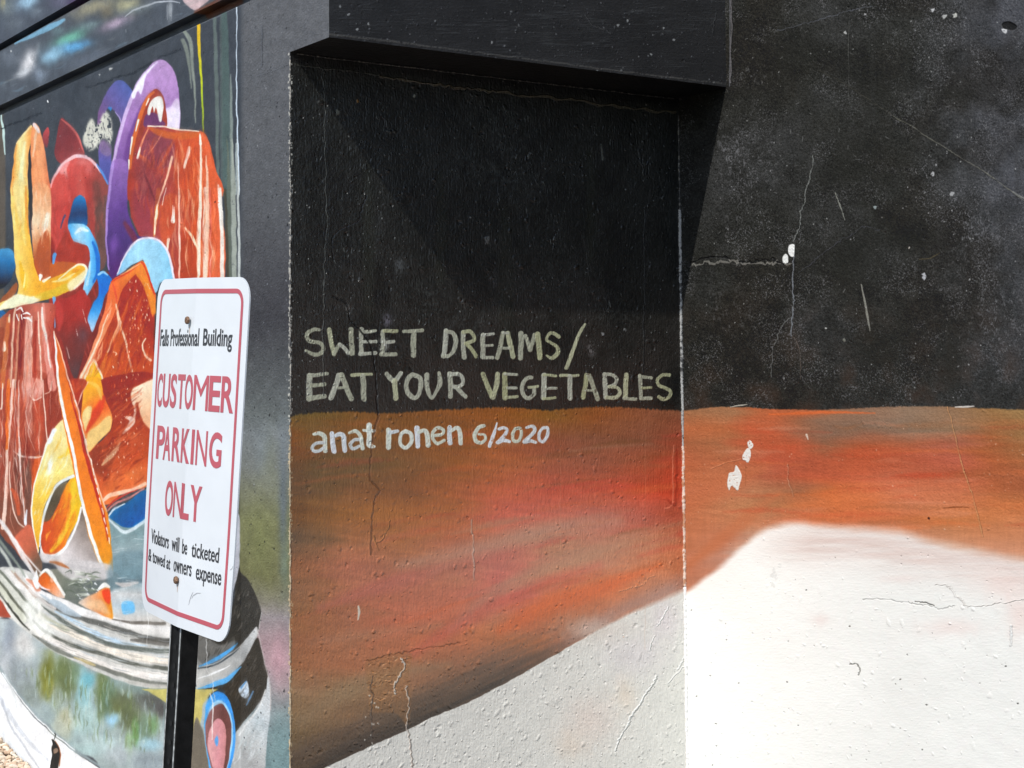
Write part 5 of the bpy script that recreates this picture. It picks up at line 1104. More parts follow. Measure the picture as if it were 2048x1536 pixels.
    # orange bits lying at the bottom
    S.poly(D([(305,40),(325,-10),(360,-30),(405,10),(450,70),(520,165),(460,165),(380,115),(318,65)]), grad=(D([(320,0)])[0], D([(500,160)])[0], [(206,98,40),(216,112,50),(230,160,120),(226,196,176)]), f=1.2)
    S.stroke(D([(318,-5),(362,-52),(405,-20),(450,50),(515,150)]), [3,6,8,6,5], (240,236,228), f=1.2)
    S.stroke(D([(305,50),(340,90),(400,110)]), [3,4,2], (240,220,220), f=1)
    S.blob(104, 1160, 4, 6, (232,170,140), a=.8)
    S.poly(D([(640,200),(700,165),(780,125),(830,95),(872,100),(892,220),(905,335),(860,330),(760,290),(640,225)]), grad=(D([(640,200)])[0], D([(900,200)])[0], [(214,196,180),(222,170,130),(226,140,80),(230,150,50)]), f=2)
    S.poly(D([(815,120),(868,105),(888,170),(872,225),(835,190)]), (220,78,48), f=2)
    S.stroke(D([(795,100),(835,72),(872,88)]), [5,9,5], (240,240,232), f=1.2)
    S.poly(D([(700,210),(800,190),(860,260),(880,310),(740,260)]), (226,190,150), f=4, a=.7)
    # ---- right-hand foot and dark reflections
    S.poly([(465,1040),(472,1100),(480,1140),(497,1160),(512,1190),(522,1226),(519,1256),(512,1276),(500,1292),(470,1322),(430,1330),(396,1320),(396,1262),(430,1280),(455,1240),(470,1180)], (60,57,52), f=1.4)
    S.poly([(462,1040),(478,1030),(480,1080),(477,1140),(466,1184),(460,1200),(464,1100)], (176,176,182), f=1.2)
    S.poly([(396,1270),(440,1290),(470,1280),(460,1310),(430,1326),(396,1334)], (122,120,116), f=3, a=.8)
    for i in range(60):
        g2 = random.Random(1300 + i); x = g2.uniform(398, 515); y = g2.uniform(1150, 1330)
        if x < 440 and y < 1262: continue
        if x > 455 + (y - 1150) * .8 and y < 1200: continue
        S.stroke([(x, y), (x + g2.uniform(6, 16), y - g2.uniform(4, 18))], [.6, g2.uniform(1, 2.4), .6], g2.choice([(96,92,86),(40,38,34),(120,118,112)]), f=1, a=.5)
    S.poly([(396,1334),(430,1326),(462,1305),(486,1285),(505,1262),(514,1254),(516,1268),(506,1288),(490,1320),(470,1346),(440,1366),(396,1378)], grad=((396,1340),(510,1270),[(186,184,178),(174,172,168),(160,160,158),(206,206,204)]), f=1.2)
    S.poly([(396,1378),(440,1366),(482,1330),(500,1300),(513,1276),(520,1290),(531,1330),(536,1350),(531,1385),(513,1412),(498,1430),(470,1466),(450,1476),(440,1430),(420,1400)], (62,57,50), f=1.2)
    S.poly([(380,1380),(436,1378),(418,1390),(407,1408),(402,1440),(398,1480),(380,1500)], (196,182,112), f=1.8, sm=False)
    S.poly([(330,1378),(345,1374),(345,1410),(330,1404),(300,1384),(286,1378)], (200,190,118), f=1.4)
    S.poly([(390,1440),(405,1460),(412,1500),(420,1560),(380,1560)], (120,112,100), f=2)
    S.stroke([(398,1332),(425,1322),(452,1306),(475,1286)], [2,7,7,1.5], (88,160,214), f=1)
    S.stroke([(396,1336),(430,1330),(455,1315),(478,1296)], [3,3,3,1.5], (40,48,54), f=1, a=.8)
    S.stroke([(396,1378),(425,1370),(455,1358),(482,1334)], [2,9,10,1.5], (100,170,220), f=1)
    S.stroke([(396,1356),(430,1346),(460,1330)], [2,4,1], (232,232,230), f=1)
    S.poly([(492,1362),(497,1374),(498,1390),(490,1396),(480,1388),(478,1378)], (206,220,232), f=1.4); S.stroke([(492,1362),(482,1376)], [2,4], (90,150,206), f=1)
    S.stroke([(506,1384),(500,1396),(493,1410)], [3,4,2], (110,150,190), f=1.4, a=.9)
    S.poly([(536,1352),(541,1372),(541,1420),(534,1480),(520,1560),(440,1560),(450,1500),(468,1470),(500,1434),(522,1406),(532,1384)], grad=((470,1480),(540,1420),[(176,176,174),(206,208,206),(190,198,200),(214,216,216)]), f=1.2)
    S.stroke([(531,1380),(520,1410),(500,1440),(478,1470)], [3,4,4,2], (236,236,232), f=1, a=.85)
    S.stroke([(513,1256),(517,1270),(524,1300),(534,1344),(541,1376),(541,1420)], [2,2,1.5,2,2.4,2], (196,186,182), f=.9, a=.8)
    S.stroke([(522,1226),(519,1256),(512,1276)], [2,2,2], (196,190,186), f=.9, a=.8)
    S.hatch([(400,1385),(440,1372),(482,1336),(512,1286),(530,1340),(526,1388),(470,1455),(430,1400)], (.55,-1), [(92,86,78),(44,40,36),(120,112,104),(78,68,56)], 60, L=(6,22), w=(1,3.4), a=(.3,.65), seed=16)
    S.hatch([(400,1262),(450,1250),(478,1150),(515,1200),(515,1262),(470,1318),(398,1325)], (.5,-1), [(98,94,86),(38,36,32),(128,122,114)], 60, L=(6,24), w=(1,3.6), a=(.3,.65), seed=17)
    S.hatch([(460,1530),(500,1440),(535,1395),(538,1440),(520,1530)], (-.45,1), [(226,230,230),(166,176,178),(196,206,204)], 30, L=(12,50), w=(1,5), a=(.3,.6), seed=18)
    # blue-edged oval
    S.poly(D([(1635,1200),(1655,1010),(1695,945),(1742,922),(1800,950),(1850,1035),(1878,1150),(1884,1300),(1860,1460),(1820,1600),(1700,1600),(1655,1420)]), grad=(D([(1640,1000)])[0], D([(1880,1000)])[0], [(92,170,226),(70,150,220),(60,140,214),(84,160,226)]), f=1)
    S.poly(D([(1655,1190),(1672,1080),(1710,1010),(1750,990),(1800,1020),(1840,1090),(1862,1190),(1860,1340),(1830,1500),(1800,1590),(1710,1590),(1668,1420)]), (160,206,232), f=1.4)
    S.poly(D([(1642,1240),(1665,1110),(1720,1040),(1780,1022),(1830,1110),(1852,1210),(1838,1400),(1800,1580),(1712,1580),(1662,1420)]), grad=(D([(1650,0)])[0], D([(1850,0)])[0], [(152,106,104),(132,92,88),(108,72,68),(124,84,80)]), f=1)
    S.poly(D([(1682,1230),(1742,1140),(1800,1205),(1806,1380),(1778,1580),(1722,1580),(1662,1372)]), grad=(D([(1680,0)])[0], D([(1800,0)])[0], [(214,160,160),(206,146,150),(196,136,136)]), f=1.1)
    S.poly(D([(1735,1280),(1750,1320),(1735,1362),(1718,1320)]), (100,160,214), f=.9)
    S.stroke(D([(1680,940),(1705,1040),(1700,1180),(1700,1310)]), [2.4,2.4,2,1.4], (236,232,226), f=.8, a=.8)
    # fine drips & scratches down the face
    crack(S, [(294,1222),(296,1246),(294,1290)], (228,226,220), 1.8, .7, .4, 80, jit=1.5, sa=0)
    crack(S, [(412,1278),(414,1310),(414,1340),(424,1352),(426,1378),(430,1400)], (206,204,200), 2, .7, .4, 81, jit=2, sa=0)
    crack(S, A([(0,1030),(60,1000),(140,985),(240,940),(330,900)]), (40,42,46), 1.8, .7, -1.4, 82)
    crack(S, A([(680,700),(830,660),(960,610),(1040,590),(1180,520),(1300,450),(1440,400)]), (44,46,50), 1.8, .7, -1.4, 83)
    crack(S, q4(512,0,[(0,610),(60,590),(130,570),(200,540),(255,515)]), (120,122,126), 1.6, .7, -.8, 84, jit=2)
    crack(S, q4(512,0,[(0,560),(40,530),(45,400),(50,200)]), (92,96,104), 1.4, .5, .4, 85, jit=1)
    # hole knocked in the foot of the wall
    S.poly([(104,1479),(110,1482),(114,1490),(118,1500),(120,1516),(116,1532),(114,1545),(98,1560),(100,1530),(104,1512),(102,1498),(106,1488)], (20,14,10), f=1.0, h=-6)
    S.stroke([(111,1481),(117,1495),(121,1512),(118,1532)], [1,2.4,2.4,2], (150,84,46), f=.9, a=.9)
    S.poly([(106,1500),(113,1497),(116,1503),(108,1508)], (176,150,130), f=1, a=.8)
    S.stroke([(109,1466),(111,1470),(108,1480)], [2,2.4,1], (60,64,62), f=.9)
    # brush marks: tone drifts along the strokes, worn specks
    S.hatch([(30,1330),(120,1320),(330,1400),(330,1520),(160,1490)], (-.03,1), [(196,210,200),(112,124,84),(150,178,176),(104,112,80),(176,196,196),(134,146,110)], 200, L=(8,34), w=(1,5), a=(.25,.6), seed=19)
    S.hatch([(-20,300),(-20,180),(460,-40),(470,10),(240,110),(0,215)], (.9,-.42), [(120,126,132),(76,80,88),(150,152,146),(130,160,176)], 60, L=(10,40), w=(1,5), a=(.15,.35), seed=20)
    S.smear()
    k_ = (X < 482).astype(np.float32)[..., None]
    S.col += ((S.col - 118) * 1.16 + 118 - S.col) * k_
    S.col = np.clip(S.col, 14, 252)
    S.col *= (1 + .12 * (fbm(X / 6, Y / 11, 361, 2) - .5) + .12 * (fbm(X / 17, Y / 20, 363, 2) - .5) + .07 * (vn(X / 1.5, Y / 1.6, 365) - .5))[..., None]
    # pits & blisters
    g = np.clip((Y - 0) / 10, 0, 1)
    dark = ((X > 488) & (Y < 820)) | (Y < 300)
    S.stamp(1600, .7, 2.4, 1.5, None, seed=351, dens=.35 + .65 * (X > 484))
    S.stamp(1800, .6, 2.4, -2.2, None, seed=352, dens=.35 + .65 * (X > 484))
    S.stamp(420, .6, 1.8, -2.0, (26, 26, 28), .85, seed=353, box=(484, 0, 580, 1540))
    S.stamp(300, .6, 1.7, 1.2, (150, 152, 156), .8, seed=354, box=(484, 0, 580, 1000))
    S.stamp(160, .6, 1.8, -2.0, (30, 28, 28), .8, seed=355, box=(0, 0, 480, 480))
    S.stamp(90, .6, 1.6, 1.0, (196, 198, 200), .8, seed=356, box=(0, 0, 560, 500))
    for i in range(170):  # pale arris chips and painted glints
        gg = random.Random(700 + i); y = gg.uniform(104, 1536)
        S.blob(579 + gg.uniform(-1.6, .8), y, gg.uniform(1, 2.4), gg.uniform(1, 4), (206,202,190) if y < 850 else (214,190,150), a=.85)
    S.h += (.45 + .6 * np.clip((X - 484) / 6, 0, 1)) * (vn(X / 2.0, Y / 2.4, 371) - .5) + 1.1 * (fbm(X / 20, Y / 26, 372, 2) - .5)
paint_left(LEFT)
# ------------------------------------------------------------------ materials
def nodes(name):
    m = bpy.data.materials.new(name); m.use_nodes = True
    return m, m.node_tree, m.node_tree.nodes['Principled BSDF']

def painted(name, sheet, K, rough=.5, spec=.4, bump=.9, GL=0.0, ext='EXTEND'):
    im, ih = sheet.images(K, GL)
    m, t, b = nodes(name)
    L = t.links
    uv = t.nodes.new('ShaderNodeUVMap'); uv.uv_map = 'wall'
    ti = t.nodes.new('ShaderNodeTexImage'); ti.image = im; ti.extension = ext
    th = t.nodes.new('ShaderNodeTexImage'); th.image = ih; th.extension = ext; th.interpolation = 'Cubic'
    L.new(uv.outputs[0], ti.inputs[0]); L.new(uv.outputs[0], th.inputs[0])
    tc = t.nodes.new('ShaderNodeTexCoord')
    no = t.nodes.new('ShaderNodeTexNoise'); no.inputs['Scale'].default_value = 260; no.inputs['Detail'].default_value = 4
    L.new(tc.outputs['Object'], no.inputs['Vector'])
    # relief: painted relief map (mm) plus fine plaster grain
    ma = t.nodes.new('ShaderNodeMath'); ma.operation = 'MULTIPLY_ADD'
    L.new(no.outputs['Fac'], ma.inputs[0]); ma.inputs[1].default_value = .030
    L.new(th.outputs['Color'], ma.inputs[2])
    bp = t.nodes.new('ShaderNodeBump'); bp.inputs['Strength'].default_value = bump; bp.inputs['Distance'].default_value = .010
    L.new(ma.outputs[0], bp.inputs['Height']); L.new(bp.outputs[0], b.inputs['Normal'])
    # gloss varies with wear
    n2 = t.nodes.new('ShaderNodeTexNoise'); n2.inputs['Scale'].default_value = 14; n2.inputs['Detail'].default_value = 5
    L.new(tc.outputs['Object'], n2.inputs['Vector'])
    mr = t.nodes.new('ShaderNodeMapRange'); mr.inputs['To Min'].default_value = rough - .12; mr.inputs['To Max'].default_value = rough + .14
    L.new(n2.outputs['Fac'], mr.inputs['Value']); L.new(mr.outputs[0], b.inputs['Roughness'])
    L.new(ti.outputs['Color'], b.inputs['Base Color'])
    b.inputs['Specular IOR Level'].default_value = spec
    return m

def plain(name, c, rough=.6, metal=0, spec=.4, nscale=0, namp=.2, bump=0, bscale=80, c2=None):
    m, t, b = nodes(name)
    b.inputs['Roughness'].default_value = rough; b.inputs['Metallic'].default_value = metal
    b.inputs['Specular IOR Level'].default_value = spec
    tc = t.nodes.new('ShaderNodeTexCoord')
    if nscale:
        n = t.nodes.new('ShaderNodeTexNoise'); n.inputs['Scale'].default_value = nscale; n.inputs['Detail'].default_value = 6
        t.links.new(tc.outputs['Object'], n.inputs['Vector'])
        r = t.nodes.new('ShaderNodeValToRGB')
        a = c; d = c2 or tuple(min(1, v * (1 + namp)) for v in c)
        r.color_ramp.elements[0].position = .35; r.color_ramp.elements[1].position = .65
        r.color_ramp.elements[0].color = (*[v * (1 - namp) for v in a], 1); r.color_ramp.elements[1].color = (*d, 1)
        t.links.new(n.outputs['Fac'], r.inputs[0]); t.links.new(r.outputs[0], b.inputs['Base Color'])
    else:
        b.inputs['Base Color'].default_value = (*c, 1)
    if bump:
        n = t.nodes.new('ShaderNodeTexNoise'); n.inputs['Scale'].default_value = bscale; n.inputs['Detail'].default_value = 5
        t.links.new(tc.outputs['Object'], n.inputs['Vector'])
        bp = t.nodes.new('ShaderNodeBump'); bp.inputs['Strength'].default_value = bump; bp.inputs['Distance'].default_value = .01
        t.links.new(n.outputs['Fac'], bp.inputs['Height']); t.links.new(bp.outputs[0], b.inputs['Normal'])
    return m

# K: how bright a white sheet on that wall comes out under this daylight
K_SIDE, K_BACK, K_LINT = (1.34, 1.32, 1.30), (.97, .94, .94), (1.05, 1.05, 1.06)
M_SIDE = painted('side_wall_paint', LEFT, K_SIDE, rough=.58, spec=.22, GL=.010)
M_BACK = painted('recess_paint', BACK, K_BACK, rough=.38, spec=.55, bump=1.0, GL=.0065)
M_RET = painted('return_wall_paint', RET, K_SIDE, rough=.60, spec=.22, GL=.010, ext='MIRROR')
M_LINT = painted('lintel_paint', LINT, K_LINT, rough=.40, spec=.5, GL=.0015)
M_BLK = plain('black_masonry_paint', (.009, .009, .009), .5, nscale=9, namp=.35, bump=.5, bscale=60)
M_ROOF = plain('flat_roof_felt', (.09, .09, .09), .9, nscale=5)
M_BARE = plain('plain_wall_paint', (.55, .53, .50), .8, nscale=3, namp=.12, bump=.3)

# ------------------------------------------------------------------ mesh helpers
COL = SC.collection
def link(name, me, mats, parent=None):
    o = bpy.data.objects.new(name, me); COL.objects.link(o)
    for m in (mats if isinstance(mats, (list, tuple)) else [mats]):
        me.materials.append(m)
    if parent is not None:
        o.parent = parent
        o.matrix_parent_inverse = Matrix.Translation(-parent.location)
    return o

def empty(name, loc, label, cat):
    o = bpy.data.objects.new(name, None); COL.objects.link(o)
    o.location = loc; o['label'] = label; o['category'] = cat
    o.empty_display_size = .1
    return o

def mesh(name, V, Fc, uvf=None, mi=None, smooth_=False):
    me = bpy.data.meshes.new(name)
    me.from_pydata([tuple(map(float, v)) for v in V], [], Fc); me.update()
    if uvf:
        uv = me.uv_layers.new(name='wall')
        for p in me.polygons:
            for li in p.loop_indices:
                uv.data[li].uv = uvf(me.vertices[me.loops[li].vertex_index].co)
    if mi:
        for p, k in zip(me.polygons, mi): p.material_index = k
    if smooth_:
        for p in me.polygons: p.use_smooth = True
    return me

def uv_of(S, ax):
    return lambda co: ((co[ax] - S.s0) / (S.s1 - S.s0), (co[2] - S.z0) / (S.z1 - S.z0))

# ------------------------------------------------------------------ the painted building
bld = empty('painted_building', (XL + 1, YB + 1, 0), 'black painted building corner with a colourful jar mural and a recess', 'building')

# side wall with two drip grooves, profile in z swept along y
def zside(px, py): return float(on_x(px, py, XL)[2])
g2b = zside(240, 121); g2t = zside(240, 98.5)        # lower groove
g1b = zside(100, 48); g1t = zside(100, 32)           # upper groove
GD = .035
prof = [(0, -.4), (0, g2b), (GD, g2b + .006), (GD, g2t), (-.006, g2t), (-.006, g1b), (GD, g1b + .006), (GD, g1t), (-.006, g1t), (-.006, ZTOP)]
def side_mesh(ya, yb, z_lo):
    pr = [(d, z) for d, z in prof if z > z_lo]
    pr = [(0, z_lo)] + pr
    V, Fc = [], []
    n = max(2, int((yb - ya) / .5))
    ysn = [ya + (yb - ya) * i / n for i in range(n + 1)]
    for y in ysn:
        for d, z in pr: V.append((XL + d, y, z))
    k = len(pr)
    for i in range(n):
        for j in range(k - 1):
            Fc.append((i * k + j, i * k + j + 1, (i + 1) * k + j + 1, (i + 1) * k + j))
    return mesh('side_wall', V, Fc, uv_of(LEFT, 1))
side = link('side_wall', side_mesh(YB, YFAR, -.4), M_SIDE, bld)

# recess back wall
def grid_quad(name, P00, P10, P11, P01, nx, ny, uvf):
    V, Fc = [], []
    P = [np.array(p, float) for p in (P00, P10, P11, P01)]
    for j in range(ny + 1):
        for i in range(nx + 1):
            u, v = i / nx, j / ny
            V.append((P[0] * (1 - u) + P[1] * u) * (1 - v) + (P[3] * (1 - u) + P[2] * u) * v)
    for j in range(ny):
        for i in range(nx):
            a = j * (nx + 1) + i
            Fc.append((a, a + 1, a + nx + 2, a + nx + 1))
    return mesh(name, V, Fc, uvf)
ZB = -.4
rec = link('recessed_wall', grid_quad('recessed_wall', (XL + .0005, YB, ZB), (XR(ZB) + .02, YB, ZB), (XR(ZS) + .02, YB, ZS + .03), (XL + .0005, YB, ZS + .03), 4, 8, uv_of(BACK, 0)), M_BACK, bld)

# return wall running back toward the viewer
YNEAR = -7.0
V = []; nz = 10
for j in range(nz + 1):
    z = ZB + (ZTOP - ZB) * j / nz
    for y in (YB + .03, YR0, YNEAR): V.append((XR(z), y, z))
Fc = []
for j in range(nz):
    for i in range(2):
        a = j * 3 + i; Fc.append((a, a + 1, a + 4, a + 3))
ret = link('return_wall', mesh('return_wall', V, Fc, uv_of(RET, 1)), M_RET, bld)

# lintel: front, left end (carries the mural round the corner), soffit
zt = ZTOP
xe = XR(ZS) + .004; xet = XR(zt) + .02
Vl = [(XL, YF, ZS), (xe, YF, ZS), (xet, YF, zt), (XL, YF, zt), (XL, YB, ZS), (xe, YB, ZS), (XL, YB, zt)]
Fl = [(0, 1, 2, 3), (4, 0, 3, 6), (4, 5, 1, 0)]
me = bpy.data.meshes.new('lintel')
me.from_pydata(Vl, [], Fl); me.update()
uvl = me.uv_layers.new(name='wall')
for p, (S, ax, k) in zip(me.polygons, ((LINT, 0, 0), (LEFT, 1, 1), (LINT, 0, 2))):
    p.material_index = k; f = uv_of(S, ax)
    for li in p.loop_indices: uvl.data[li].uv = f(me.vertices[me.loops[li].vertex_index].co)
lint = link('lintel', me, [M_LINT, M_SIDE, M_BLK], bld)

# ragged render line where soffit meets recess
def bead(name, pts, r, mat, parent, seed, amp=.35, seg=7, jit=.3, squash=1.0):
    g = np.random.RandomState(seed)
    V, Fc = [], []
    P = [np.array(p, float) for p in pts]
    L = sum(np.linalg.norm(P[i + 1] - P[i]) for i in range(len(P) - 1))
    n = int(L / .004)
    T = np.linspace(0, 1, n)
    cum = np.cumsum([0] + [np.linalg.norm(P[i + 1] - P[i]) for i in range(len(P) - 1)]) / L
    Q = np.stack([np.interp(T, cum, [p[k] for p in P]) for k in range(3)], -1)
    d = Q[-1] - Q[0]; d /= np.linalg.norm(d)
    a = np.cross(d, (0.3, 1, .1)); a /= np.linalg.norm(a); b = np.cross(d, a)
    for ax_, am_ in ((a, .0012), (b, .0012)):
        wv = np.interp(np.arange(n), np.arange(0, n + 9, 9), g.rand(len(np.arange(0, n + 9, 9)))) - .5
        Q = Q + ax_[None] * (wv * 2 * am_)[:, None]
    n1 = g.rand(n); n1 = np.convolve(n1, np.ones(3) / 3, 'same')
    lo = np.interp(np.arange(n), np.arange(0, n + 12, 12), g.rand(len(np.arange(0, n + 12, 12))))
    rr = r * (1 - amp + amp * 2 * (n1 * .55 + lo * .45))
    for i in range(n):
        for k in range(seg):
            th = 2 * math.pi * k / seg
            q = rr[i] * (1 + jit * (g.rand() - .5))
            V.append(Q[i] + a * math.cos(th) * q + b * math.sin(th) * q * squash)
    for i in range(n - 1):
        for k in range(seg):
            Fc.append((i * seg + k, i * seg + (k + 1) % seg, (i + 1) * seg + (k + 1) % seg, (i + 1) * seg + k))
    return link(name, mesh(name, V, Fc, smooth_=True), mat, parent)

def flaky(name, base, fleck, scale, thr):
    m, t, b = nodes(name)
    tc = t.nodes.new('ShaderNodeTexCoord'); n = t.nodes.new('ShaderNodeTexNoise'); n.inputs['Scale'].default_value = scale; n.inputs['Detail'].default_value = 3
    t.links.new(tc.outputs['Object'], n.inputs['Vector'])
    r = t.nodes.new('ShaderNodeValToRGB'); r.color_ramp.elements[0].position = thr - .05; r.color_ramp.elements[1].position = thr + .05
    r.color_ramp.elements[0].color = (*base, 1); r.color_ramp.elements[1].color = (*fleck, 1)
    t.links.new(n.outputs['Fac'], r.inputs[0]); t.links.new(r.outputs[0], b.inputs['Base Color'])
    b.inputs['Roughness'].default_value = .6
    return m
M_FB = flaky('flaking_bead_dark', (.05, .05, .05), (.32, .32, .31), 55, .42)
M_FD = flaky('flaking_bead_black', (.02, .02, .02), (.16, .15, .13), 90, .56)
M_FO = flaky('flaking_bead_orange', (.42, .20, .11), (.60, .48, .40), 60, .48)
M_FW = flaky('flaking_bead_white', (.74, .73, .71), (.80, .79, .77), 100, .5)
M_AR = flaky('arris_dark', (.07, .07, .07), (.36, .34, .30), 80, .50)
M_AO = flaky('arris_ochre', (.30, .22, .13), (.50, .40, .27), 80, .50)

zc = lambda py: float(on_y(1366, py, YB)[2])
for a_, b_, r_, m_ in ((232, 420, .0035, M_FD), (420, 822, .0062, M_FB), (822, 892, .005, M_FB), (892, 1172, .0066, M_FO), (1172, 1620, .007, M_FW)):
    z0, z1 = zc(a_), zc(b_)
    bead('corner_bead', [(XR(z0) - .001, YB - .001, z0), (XR(z1) - .001, YB - .001, z1)], r_, m_, bld, a_, jit=.5)
zl = lambda py: float(on_y(580, py, YB)[2])
for a_, b_, m_ in ((112, 850, M_AR), (850, 1180, M_AO), (1180, 1640, M_AO)):
    bead('arris_bead', [(XL + .0015, YB + .0015, zl(a_)), (XL + .0015, YB + .0015, zl(b_))], .0023, m_, bld, a_ + 5, jit=.8)
bead('soffit_joint', [(XL + .02, YB - .001, ZS - .004), (XR(ZS) - .02, YB - .001, ZS - .004)], .0022, M_FD, bld, 77, jit=.4)

# top, back and the far walls so the corner is a solid building
roofV = [(XL - .006, YB, zt), (XL - .006, YF, zt), (XR(zt), YF, zt), (XR(zt), YNEAR, zt), (XR(zt) + 9, YNEAR, zt), (XR(zt) + 9, YFAR, zt), (XL - .006, YFAR, zt)]
link('roof', mesh('roof', roofV, [(0, 1, 2, 3, 4, 5, 6)]), M_ROOF, bld)
bx = XR(zt) + 9
link('rear_wall', mesh('rear_wall', [(bx, YNEAR, ZB), (bx, YFAR, ZB), (bx, YFAR, zt), (bx, YNEAR, zt), (XL, YFAR, ZB), (XL, YFAR, zt), (XR(ZB), YNEAR, ZB), (XR(zt), YNEAR, zt)], [(0, 1, 2, 3), (1, 4, 5, 2), (0, 6, 7, 3)]), M_BARE, bld)

# ------------------------------------------------------------------ ground
M_ASPH = plain('asphalt', (.06, .06, .062), .9, nscale=30, namp=.3, bump=.6, bscale=140)
def zg(x, y):      # the bed of stones banks up against the foot of the side wall
    # wall foot line sighted at (0,1476) .. (66,1540)
    zf = np.interp(y, [Y66, Y0, Y0 + 2.5], [Z66, Z0, Z0 + .05])
    return zf
P0 = on_x(0, 1478, XL); P66 = on_x(66, 1540, XL)
Y0, Z0, Y66, Z66 = float(P0[1]), float(P0[2]), float(P66[1]), float(P66[2])
print('gravel foot', Y0, Z0, Y66, Z66)
zb = min(Z66 - .12, -.02)
def gz(x, y):
    foot = float(np.interp(y, [Y66 - .6, Y66, Y0, Y0 + 1.5], [zb, Z66, Z0, Z0 + .03]))
    d = XL - x
    t = min(max(d / .9, 0), 1); t = t * t * (3 - 2 * t)
    return foot * (1 - t) + zb * t
gm = mesh('ground', [(-140, -140, zb - .02), (140, -140, zb - .02), (140, 140, zb - .02), (-140, 140, zb - .02)], [(0, 1, 2, 3)])
go = link('ground', gm, M_ASPH); go['kind'] = 'structure'
M_DIRT = plain('gravel_bed_soil', (.20, .16, .12), .95, nscale=40, namp=.4, bump=.8, bscale=200)
V, Fc = [], []
nx_, ny_ = 24, 60
for j in range(ny_ + 1):
    y = YB - .9 + (YFAR - YB + .9) * (j / ny_) ** 1.6
    for i in range(nx_ + 1):
        x = XL + .004 - 1.3 * i / nx_
        V.append((x, y, gz(x, y) - .012 if y > YB - .02 or x < XL else zb - .02))
for j in range(ny_):
    for i in range(nx_):
        a = j * (nx_ + 1) + i; Fc.append((a, a + nx_ + 1, a + nx_ + 2, a + 1))
gb = link('gravel_bed', mesh('gravel_bed', V, Fc, smooth_=True), M_DIRT); gb['kind'] = 'structure'

def stones():
    g = random.Random(12)
    protos = []
    for k in range(6):
        bm = bmesh.new(); bmesh.ops.create_icosphere(bm, subdivisions=2, radius=1)
        sx, sy, sz = g.uniform(.8, 1.3), g.uniform(.6, .9), g.uniform(.4, .65)
        cuts = [(Vector((g.uniform(-1, 1), g.uniform(-1, 1), g.uniform(-1, 1))).normalized(), g.uniform(.62, .85)) for _ in range(5)]
        for v in bm.verts:
            c = v.co.copy()
            for n_, dd in cuts:
                e = c.dot(n_) - dd
                if e > 0: c -= n_ * e * .85
            v.co = Vector((c.x * sx, c.y * sy, c.z * sz))
        protos.append(([v.co.copy() for v in bm.verts], [[v.index for v in f.verts] for f in bm.faces])); bm.free()
    lows = []
    for k in range(6):
        bm = bmesh.new(); bmesh.ops.create_icosphere(bm, subdivisions=1, radius=1)
        lows.append(([Vector((v.co.x * g.uniform(.8, 1.2), v.co.y * g.uniform(.6, .9), v.co.z * g.uniform(.4, .65))) for v in bm.verts], [[v.index for v in f.verts] for f in bm.faces])); bm.free()
    V, Fc, A = [], [], []
    def put(x, y, r, lift, low):
        P, Fs = (lows if low else protos)[g.randrange(6)]
        M = Matrix.Rotation(g.uniform(0, 6.28), 3, 'Z') @ Matrix.Rotation(g.uniform(-.5, .5), 3, 'X') @ Matrix.Rotation(g.uniform(-.5, .5), 3, 'Y')
        o = len(V); z = gz(x, y) + lift
        for p in P:
            q = M @ p * r; V.append((x + q.x, y + q.y, z + q.z))
        for f in Fs: Fc.append([o + i for i in f])
        A.extend([g.random()] * len(Fs))
    n = 0
    # dense near the visible foot, sparser beyond
    while n < 17000:
        y = g.uniform(Y66 - 1.2, Y0 + 1.6) if n < 7000 else g.uniform(Y0 + 1.4, YFAR - 1) if n < 14000 else g.uniform(YB - .8, Y66)
        x = XL - .005 - g.random() ** (1.3 if n < 7000 else 1.0) * (1.0 if n < 7000 else 1.25)
        r = g.uniform(.010, .022)
        if x + r * 1.1 > XL - .002: x = XL - .002 - r * 1.1
        put(x, y, r, g.uniform(-.004, .014), n >= 7000); n += 1
    me = mesh('gravel', V, Fc, smooth_=False)
    at = me.attributes.new('tone', 'FLOAT', 'FACE'); at.data.foreach_set('value', A)
    m, t, b = nodes('river_gravel')
    an = t.nodes.new('ShaderNodeAttribute'); an.attribute_name = 'tone'
    r = t.nodes.new('ShaderNodeValToRGB'); cr = r.color_ramp
    cr.elements[0].color = (.46, .33, .22, 1); cr.elements[1].color = (.66, .58, .48, 1)
    for p, c in ((.3, (.58, .46, .33)), (.55, (.70, .62, .50)), (.75, (.44, .30, .20))):
        e = cr.elements.new(p); e.color = (*c, 1)
    t.links.new(an.outputs['Fac'], r.inputs[0]); t.links.new(r.outputs[0], b.inputs['Base Color']); b.inputs['Roughness'].default_value = .85
    o = link('gravel', me, m); o['kind'] = 'stuff'
stones()

# ------------------------------------------------------------------ parking sign
rv = np.array([0.0149, 0.933, -0.0625]); tv = np.array([-0.4273, -0.0749, 2.2649]); BEND = -0.1164; SW, SH, CU = .3048, .4572, .004
_t = np.linalg.norm(rv); _k = rv / _t
_K = np.array([[0, -_k[2], _k[1]], [_k[2], 0, -_k[0]], [-_k[1], _k[0], 0]])
RS = np.eye(3) + math.sin(_t) * _K + (1 - math.cos(_t)) * _K @ _K
def s2w(u, v, w=0.0):            # u right, v up, w away from the reader
    if u < CU:
        cb, sb = math.cos(BEND), math.sin(BEND)
        q = np.array([CU + (u - CU) * cb - w * sb, v, (u - CU) * sb + w * cb])
    else:
        q = np.array([u, v, w])
    P = RS @ q + tv
    return C_ + P[0] * R_ + P[1] * Z_ + P[2] * F_
def s2w_flat(u, v, w=0.0):
    P = RS @ np.array([u, v, w]) + tv
    return C_ + P[0] * R_ + P[1] * Z_ + P[2] * F_

